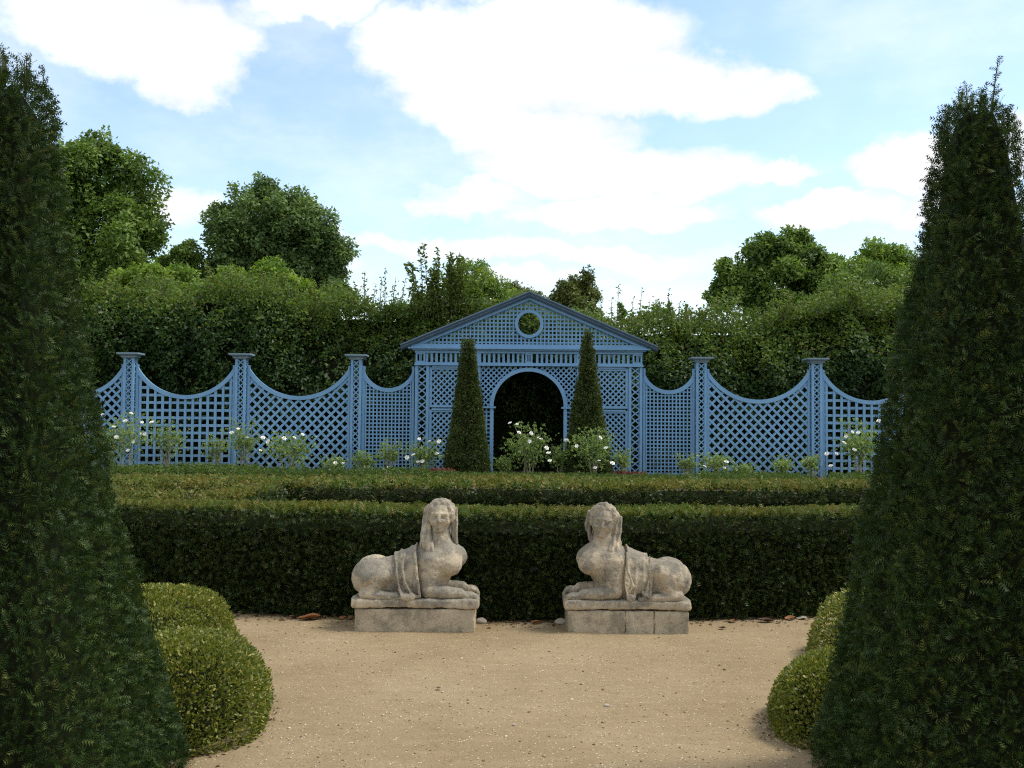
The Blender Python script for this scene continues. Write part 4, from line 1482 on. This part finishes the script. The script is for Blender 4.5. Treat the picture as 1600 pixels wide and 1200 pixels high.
def tree(name, label, Y, lobes, mat, leaf, n, group='trees beyond the tall hedge', depth=.9, sub=38, cat='tree'):
    """lobes: (photo x, photo y, radius in photo pixels) of the main masses of the crown, at distance Y"""
    s = Y / 1600.0
    L = []
    for (px, py, r) in lobes:
        c = at(px, py, Y)
        L.append((c.x, Y + random.uniform(-.5, .5) * r * s * depth, c.z, r * s))
    L = np.array(L)
    bx = float(np.average(L[:, 0], weights=L[:, 3]))
    root = empty(name, (bx, Y, 0), label, cat, group)
    off = np.array([bx, Y, 0.0])
    # sub clumps
    cs = []
    for c in L:
        d = unit(RNG.normal(0, 1, (sub, 3)))
        rr = RNG.uniform(.35, 1.02, sub)
        cc = c[:3] + d * (rr * c[3])[:, None]
        cr = c[3] * RNG.uniform(.13, .36, sub)
        cs.append(np.concatenate([cc, cr[:, None]], 1))
    cs = np.concatenate(cs)
    wgt = cs[:, 3] ** 2
    wgt /= wgt.sum()
    n = int(n * 2.25)
    leaf = leaf * .71
    k = RNG.choice(len(cs), n, p=wgt)
    d = unit(RNG.normal(0, 1, (n, 3)) + np.array([0, -.15, .25]))
    rad = cs[k, 3] * (1 - .6 * RNG.random(n) ** 2.0)
    P = cs[k, :3] + d * rad[:, None] * np.array([1.15, 1.15, .9])
    P += RNG.normal(0, 1, P.shape) * (.17 * cs[k, 3])[:, None]
    P += .10 * np.stack([wob(P, 2.2, 0), wob(P, 2.2, 1), wob(P, 2.2, 2)], -1) * leaf * 5
    keep = (P[:, 1] < Y + .5 * s * max(l[2] for l in lobes)) | (RNG.random(n) < .35)
    keep &= wob(P, 1.6 * 60 / Y, 3) > -.8
    P, d, k = P[keep], d[keep], k[keep]
    n = len(P)
    A = d + RNG.normal(0, .8, P.shape) + np.array([0, 0, -.35])
    tint = np.clip(.5 + .22 * RNG.normal(0, 1, len(cs))[k] + RNG.normal(0, .2, n), 0, 1)
    scatter('crown', mat, root, P - off, A, d + np.array([0, 0, .6]) + RNG.normal(0, .4, P.shape), leaf * RNG.uniform(.6, 1.35, n), TRI, tint=tint)
    # trunk and limbs
    zc = float(np.average(L[:, 2], weights=L[:, 3]))
    r0 = max(.12, .02 * zc + .1)
    t = MB()
    fork = np.array([0, 0, max(1.5, zc * .55)])
    t.sweep([(0, 0, -.1), (.05, 0, fork[2] * .5), tuple(fork), (0, 0, zc)], [r0 * 1.25, r0, r0 * .8, r0 * .3], 8)
    for c in L:
        e = c[:3] - off
        m = (fork + e) / 2 + np.array([0, 0, -.05 * zc])
        t.sweep([tuple(fork), tuple(m), tuple(e), tuple(e + (e - m) * .12)], [r0 * .5, r0 * .32, r0 * .18, r0 * .06], 6)
    for c in cs[RNG.choice(len(cs), min(len(cs), 40), replace=False)]:
        j = np.argmin(((L[:, :3] - c[:3]) ** 2).sum(1))
        e0, e1 = L[j, :3] - off, c[:3] - off
        t.sweep([tuple(e0), tuple((e0 + e1) / 2 + np.array([0, 0, -.1])), tuple(e1)], [r0 * .14, r0 * .09, r0 * .04], 4)
    t.build('trunk', BARK, root)
    return root


tree('plane_tree', 'tall dark green tree rising beside the tip of the left pyramid', 58, [(115, 285, 72), (180, 285, 62), (60, 320, 80), (212, 345, 48), (120, 380, 85), (195, 410, 58), (150, 240, 36), (80, 430, 60), (230, 375, 30)], TREE_DARK, .36, 36000)
tree('lime_tree', 'broad round-headed grey-green tree behind the two pale bushy trees', 64, [(420, 345, 60), (362, 362, 46), (487, 362, 50), (440, 405, 75), (372, 415, 52), (512, 392, 36), (410, 302, 24), (470, 325, 26), (505, 430, 34)], TREE_BLUE, .34, 36000)
tree('small_tree', 'small sparse dark tree between the two big trees on the left', 62, [(292, 398, 22), (275, 415, 24), (305, 420, 22)], TREE_DARK, .26, 4200)
tree('pale_tree', 'pale green feathery tree top in front of the tall dark tree', 44, [(245, 450, 46), (205, 462, 38), (290, 465, 40), (170, 470, 30)], TREE_LIGHT, .22, 12000)
tree('pale_tree', 'pale green bushy tree top in front of the round-headed tree', 44, [(362, 442, 33), (420, 440, 36), (455, 458, 32), (392, 465, 40), (340, 470, 30), (490, 480, 30)], TREE_LIGHT, .22, 14000)
tree('small_tree', 'small dark tree at the right foot of the round-headed tree', 60, [(530, 452, 18), (512, 462, 20), (545, 470, 14)], TREE_BLUE, .26, 3500)
tree('far_tree', 'mid green distant tree above the left slope of the gate gable', 78, [(735, 436, 33), (704, 450, 28), (768, 448, 28), (730, 472, 50), (785, 478, 34), (670, 480, 30)], TREE_LIGHT, .30, 12000)
tree('far_tree', 'small rounded distant tree just left of the gable peak', 100, [(806, 462, 19), (832, 470, 18), (790, 475, 18)], TREE_BROWN, .38, 3500)
tree('far_tree', 'tall brownish green distant tree right of the gable peak', 74, [(910, 448, 24), (918, 430, 15), (884, 462, 22), (925, 462, 14), (900, 480, 34), (870, 480, 20), (926, 490, 12)], TREE_BROWN, .28, 10000)
tree('far_conifer', 'thin dark distant conifer among wispy shoots right of the gate', 80, [(972, 478, 4), (972, 488, 6), (972, 500, 8)], TREE_BLUE, .25, 700, sub=8)
tree('oak_tree', 'broad dark oak beyond the hedge on the right', 60, [(1238, 402, 40), (1190, 408, 38), (1148, 445, 40), (1285, 418, 36), (1220, 455, 66), (1300, 452, 42), (1125, 468, 22), (1250, 375, 16)], TREE_DARK, .34, 30000)
tree('ash_tree', 'lighter green tree close to the right pyramid', 52, [(1375, 398, 30), (1405, 405, 26), (1350, 425, 30), (1400, 450, 44), (1430, 440, 30)], TREE_LIGHT, .22, 12000)
tree('bushy_tree', 'mid green bushy tree below the oak and the lighter tree', 45, [(1322, 447, 34), (1365, 465, 44), (1415, 475, 48), (1290, 478, 30), (1450, 440, 40)], TREE_DARK, .18, 14000)
tree('bushy_tree', 'yellow-green bushy shrub top above the hedge right of the gate', 40, [(1345, 490, 34), (1400, 500, 44), (1300, 505, 26), (1250, 510, 22), (1440, 480, 40)], HORNTOP, .15, 11000)

# ------------------------------------------------------------------ roses and red plants in the bed


def flower_mesh():
    V, F = [], []
    for ring_, (nn, rr, el_) in enumerate(((6, 1.0, .25), (5, .75, .7), (4, .45, 1.2))):
        for k in range(nn):
            a = k * 2 * math.pi / nn + ring_ * .4
            ca, sa = math.cos(a), math.sin(a)
            o = np.array([ca * math.cos(el_), sa * math.cos(el_), math.sin(el_)])
            t = np.array([-sa, ca, 0])
            b = len(V)
            V += [tuple(o * .08 * rr), tuple(o * .6 * rr + t * .42 * rr), tuple(o * rr + np.array([0, 0, -.08])), tuple(o * .6 * rr - t * .42 * rr)]
            F.append((b, b + 1, b + 2, b + 3))
    me = bpy.data.meshes.new('rose_flower')
    me.from_pydata(V, [], F)
    me.materials.append(PETAL)
    me.update()
    return me


FLOWER = flower_mesh()
RG = 'white flowering rose bushes below the trellis'


def rose(label, px, pyt, w, Y, nl, flowers, lean=0.0, stems=4, leaf=.085):
    """px: photo x of the middle, pyt: photo y of its top, w: width in photo pixels; flowers: list of photo positions"""
    c = at(px, pyt, Y)
    X, H = c.x, c.z
    hw = w * Y / 3200.0
    root = empty('rose_bush', (X, Y, 0), label, 'rose bush', RG)
    s = MB()
    P = []
    for k in range(stems):
        bx = random.uniform(-.25, .25) * hw
        tx = (-1 + 2 * (k + .5) / stems) * hw * .75 + lean * hw
        ty = random.uniform(-.35, .35) * hw
        tz = H * random.uniform(.72, .97)
        pts = [(bx, 0, -.02), (bx + (tx - bx) * .25, ty * .3, tz * .36), (bx + (tx - bx) * .6, ty * .7, tz * .68), (tx, ty, tz)]
        s.sweep(pts, [.024, .019, .013, .006], 5)
        P.append((np.array(pts), 1.0))
        for q in range(2):
            b0 = np.array(pts[1]) * (.4 + .3 * q) + np.array(pts[2]) * (.6 - .3 * q)
            e = b0 + np.array([random.uniform(-.5, .5) * hw, random.uniform(-.4, .4) * hw, H * random.uniform(.12, .3)])
            e[2] = min(e[2], H * .95)
            s.sweep([tuple(b0), tuple((b0 + e) / 2 + np.array([0, 0, .03])), tuple(e)], [.012, .009, .005], 4)
            P.append((np.array([b0, (b0 + e) / 2, e]), .8))
    s.build('stems', STEM, root)
    pts = []
    for q, wgt in P:
        m = max(8, int(2.7 * nl * wgt / len(P) / .85))
        f = 1 - RNG.random(m) ** 1.6 * .75
        g = np.linspace(0, 1, len(q))
        b = np.stack([np.interp(f, g, q[:, i]) for i in range(3)], -1)
        pts.append(b + RNG.normal(0, 1, b.shape) * np.array([.18, .15, .12]) * max(.5, hw / .7))
    pts = np.concatenate(pts)
    pts[:, 2] = np.clip(pts[:, 2], .1, H)
    A = RNG.normal(0, .8, pts.shape) + np.array([0, 0, -.2])
    scatter('leaves', ROSE, root, pts, A, np.array([0, -.3, .8]) + RNG.normal(0, .6, pts.shape), leaf * RNG.uniform(.6, 1.25, len(pts)), CLUSTER)
    for (fx, fy) in flowers:
        q = at(fx, fy, Y - hw * .45)
        o = bpy.data.objects.new('flower', FLOWER)
        C.objects.link(o)
        o.parent = root
        o.location = (q.x - X, q.y - Y, q.z)
        o.rotation_euler = (random.uniform(.2, 1.2), random.uniform(-.5, .5), random.uniform(-.6, .6))
        sz = random.uniform(.055, .085)
        o.scale = (sz, sz, sz)
    return root


rose('rose bush with many white blooms against the diagonal panel beside the left pyramid', 190, 645, 90, 29.5, 300, [(160, 648), (178, 667), (196, 658), (205, 646), (222, 660), (182, 683), (200, 704), (237, 660), (226, 678), (208, 690)])
rose('leafy rose bush with one white bloom before the wide square lattice, near its left end', 262, 652, 70, 30.0, 170, [(238, 659), (222, 678)])
rose('thin rose bush before the wide square lattice, nearer its right-hand post', 338, 670, 50, 30.0, 90, [(362, 676)])
rose('upright rose bush growing against the post between square and diagonal lattice', 382, 655, 52, 29.6, 150, [(372, 670), (362, 676), (386, 684)])
rose('wide rose bush with white blooms before the left-hand diagonal lattice', 448, 676, 92, 29.4, 230, [(411, 684), (419, 690), (407, 704), (444, 685), (460, 684), (473, 679)])
rose('low rose bush with small blooms at the right foot of the left-hand diagonal lattice', 520, 712, 50, 29.4, 100, [(524, 724), (536, 724), (517, 735)])
rose('rose bush covering the foot of the post left of the fine lattice', 568, 704, 44, 29.4, 110, [(559, 740)])
rose('thin rose bush in front of the fine lattice panel left of the gate', 608, 684, 44, 29.6, 90, [(604, 733)])
rose('rose bush with a cluster of white blooms at the left pilaster of the gate', 662, 684, 74, 29.3, 160, [(636, 715), (646, 711), (653, 722), (660, 721), (683, 709), (686, 690), (655, 686), (671, 690), (607, 732)])
rose('low leafy rose bush inside the left side of the arch', 789, 710, 40, 29.6, 110, [])
rose('tall rose bush with pale bare stems and white blooms in the middle of the arch', 826, 660, 84, 29.2, 300, [(797, 661), (808, 663), (811, 676), (830, 677), (841, 684), (827, 690), (857, 708), (859, 720), (845, 686), (854, 700)], lean=.1, stems=6)
rose('rose bush at the right jamb of the arch', 880, 688, 56, 29.4, 170, [(885, 688)])
rose('large leafy rose bush with white blooms in front of the right slim pyramid', 926, 668, 78, 28.6, 330, [(901, 697), (938, 684), (947, 700), (936, 720), (957, 724), (930, 731)], stems=5)
rose('small rose bush before the right side panel of the gate', 972, 700, 34, 29.4, 70, [(957, 723)])
rose('thin rose bush before the post right of the fine lattice', 1072, 708, 40, 29.5, 80, [])
rose('rose bush with two white blooms at the left foot of the right-hand diagonal lattice', 1118, 708, 60, 29.4, 130, [(1101, 729), (1132, 731), (1135, 722)])
rose('low rose bush under the middle of the right-hand diagonal lattice', 1160, 724, 44, 29.5, 90, [])
rose('rose bush near the right end of the right-hand diagonal lattice', 1222, 710, 44, 29.5, 100, [])
rose('rose bush climbing against the last post before the right pyramid', 1268, 706, 34, 29.4, 90, [(1292, 709)])
rose('big leafy rose bush with white blooms beside the right pyramid', 1345, 655, 76, 29.0, 300, [(1332, 675), (1341, 676), (1319, 692), (1335, 703), (1298, 728), (1373, 658), (1307, 709), (1322, 682)])


def red_clump(label, px, py, w, Y):
    c = at(px, py, Y)
    hw = w * Y / 3200
    root = empty('red_plant', (c.x, Y, 0), label, 'plant', 'red-brown plants by the gate')
    n = 420
    P = np.stack([RNG.uniform(-hw, hw, n), RNG.uniform(-.25, .25, n), RNG.uniform(.05, c.z, n)], -1)
    A = RNG.normal(0, .5, P.shape) + np.array([0, 0, 1.0])
    scatter('leaves', REDLEAF, root, P, A, RNG.normal(0, 1, P.shape), .10 * RNG.uniform(.7, 1.2, n), DIAMOND)
    m = MB()
    for k in range(9):
        x = -hw + 2 * hw * (k + .5) / 9
        m.sweep([(x * .9, 0, -.02), (x, random.uniform(-.1, .1), c.z * .8)], [.012, .006], 4)
    m.build('stems', TWIG, root)


red_clump('low red-brown leafy clump at the foot of the left slim pyramid', 686, 735, 52, 28.4)
red_clump('low red-brown leafy clump at the right pilaster of the gate', 984, 740, 52, 28.4)

# ------------------------------------------------------------------ litter under the hedge


n = 700
lx = RNG.uniform(-3.0, 3.0, n)
ly = 8.30 + hedge_bend(lx) - RNG.gamma(1.3, .075, n)
keep = ~((np.abs(lx - PL.x) < .5) & (ly < 8.28)) & ~((np.abs(lx - PR.x) < .5) & (ly < 8.28))
lx, ly = lx[keep], ly[keep]
LITTER = leaf_mat('leaf_litter', [(0, (.035, .022, .012)), (.5, (.11, .06, .025)), (.85, (.22, .12, .05)), (1, (.45, .36, .24))], trans=.1, rough=.8)
A = RNG.normal(0, 1, (len(lx), 3)) * np.array([1, 1, .18])
lit = scatter('leaf_litter', LITTER, None, np.stack([lx, ly, path_z(lx, ly) + .006], -1), A, np.array([0, 0, 1.0]) + RNG.normal(0, .3, (len(lx), 3)), RNG.gamma(4, .006, len(lx)) + .008, DIAMOND)
tag(lit, 'thin brown strip of crumbled leaves along the foot of the dark hedge', 'leaf litter')

bits = []
for bx, by, brx, bry in ((-1.71, 5.42, .385, .54), (-2.38, 6.75, .53, .72), (1.86, 5.45, .48, .50), (2.68, 6.95, .56, .72)):
    th = RNG.uniform(0, 6.28, 420)
    rr = 1 + RNG.gamma(1.2, .10, 420)
    bits.append(np.stack([bx + brx * rr * np.cos(th), by + bry * rr * np.sin(th)], -1))
bits = np.concatenate(bits)
A = RNG.normal(0, 1, (len(bits), 3)) * np.array([1, 1, .18])
lit = scatter('leaf_litter', LITTER, None, np.stack([bits[:, 0], bits[:, 1], path_z(bits[:, 0], bits[:, 1]) + .005], -1), A, np.array([0, 0, 1.0]) + RNG.normal(0, .3, (len(bits), 3)), RNG.gamma(4, .003, len(bits)) + .006, DIAMOND)
tag(lit, 'fine leaf debris on the gravel round the feet of the box bushes', 'leaf litter')


def dead_leaf(label, px, py, size, mat, rz, curl=.25):
    d = EYE * 1600 / max(60, (py - .008 * (px - 800)) - 660)
    c = at(px, py, d)
    nx, ny = 9, 5
    V, F = [], []
    for i in range(nx):
        u = i / (nx - 1)
        wd = .36 * math.sin(math.pi * min(1, u * .92 + .06)) ** .8
        for j in range(ny):
            v = (j / (ny - 1) * 2 - 1)
            V.append(((u - .5) * size, v * wd * size, size * (curl * v * v * wd * 2 + curl * .7 * (u - .5) ** 2 * 2 + .03 * math.sin(7 * u + 3 * v)) + .006))
    for i in range(nx - 1):
        for j in range(ny - 1):
            a = i * ny + j
            F.append((a, a + ny, a + ny + 1, a + 1))
    me = bpy.data.meshes.new('fallen_leaf')
    me.from_pydata(V, [], F)
    me.polygons.foreach_set('use_smooth', [True] * len(me.polygons))
    me.update()
    o = link('fallen_leaf', me, None, mat)
    z = float(path_z(np.array([c.x]), np.array([c.y]))[0])
    o.location = (c.x, c.y, z + .004)
    o.rotation_euler = (random.uniform(-.15, .15), random.uniform(-.15, .15), rz)
    tag(o, label, 'leaf', 'dry leaves fallen along the hedge foot')


dead_leaf('largest curled orange-brown leaf under the hedge left of the left plinth', 484, 967, .17, DRY, .1)
dead_leaf('small dark leaf behind the big curled leaf left of the left plinth', 458, 965, .09, DRYDARK, .5)
dead_leaf('orange leaf lying just left of the left plinth end', 536, 966, .07, DRY, 1.0)
dead_leaf('orange-brown leaf just right of the pale stone beside the left plinth', 762, 966, .06, DRY, .6)
dead_leaf('small brown leaf under the hedge midway between the plinths', 800, 968, .07, DRY, 2.0)
dead_leaf('brown leaf near the broken stone left of the right plinth', 838, 972, .09, DRY, .2)
dead_leaf('small curled dark leaf lying on open gravel below the left plinth', 685, 1075, .04, DRYDARK, 1.2)
dead_leaf('orange leaf by the hedge foot right of the right plinth', 1145, 970, .07, DRY, .4)
dead_leaf('long dark curled leaf under the hedge right of the right plinth', 1197, 969, .12, DRYDARK, -.1)
dead_leaf('bright orange leaf beside the white scrap near the right pyramid', 1235, 966, .09, DRY, .2)
dead_leaf('dark leaf lying flat just right of the right plinth corner', 1129, 980, .06, DRYDARK, .2)
dead_leaf('pale bleached leaf farthest right under the hedge', 1253, 965, .09, CHIP, -.3, .12)
for lab, px, py, sz in (('pale broken stone lying at the right end of the left plinth', 751, 970, .045), ('grey broken stone lying at the left end of the right plinth', 876, 972, .055)):
    d = EYE * 1600 / ((py - .008 * (px - 800)) - 660)
    c = at(px, py, d)
    S = SDF((-.1, -.1, -.06), (.1, .1, .1), .006)
    S.ell((0, 0, .012), (sz, sz * .8, sz * .55), .01)
    S.ell((sz * .4, 0, .0), (sz * .6, sz * .6, sz * .4), .01)
    S.wear(.006, 40, 1)
    o = link('broken_stone', S.mesh('broken_stone'), None, CHIP)
    o.location = (c.x, c.y, 0)
    tag(o, lab, 'stone', 'broken stones beside the plinths')
for lab, px, py, sz in (('round tan pebble on open gravel below the right plinth', 948, 1100, .018), ('small white pebble on gravel in the middle foreground', 803, 1132, .011),
                        ('small white pebble on gravel below the gap between the plinths', 804, 1011, .011)):
    d = EYE * 1600 / ((py - .008 * (px - 800)) - 660)
    c = at(px, py, d)
    S = SDF((-.04, -.04, -.03), (.04, .04, .04), .003)
    S.ell((0, 0, .004), (sz, sz * .85, sz * .6), .01)
    o = link('pebble', S.mesh('pebble'), None, CHIP)
    o.location = (c.x, c.y, float(path_z(np.array([c.x]), np.array([c.y]))[0]))
    tag(o, lab, 'pebble', 'pebbles on the path')
print('TRIS', sum(len(m.loops) - 2 * len(m.polygons) for m in bpy.data.meshes), 'OBJECTS', len(bpy.data.objects))
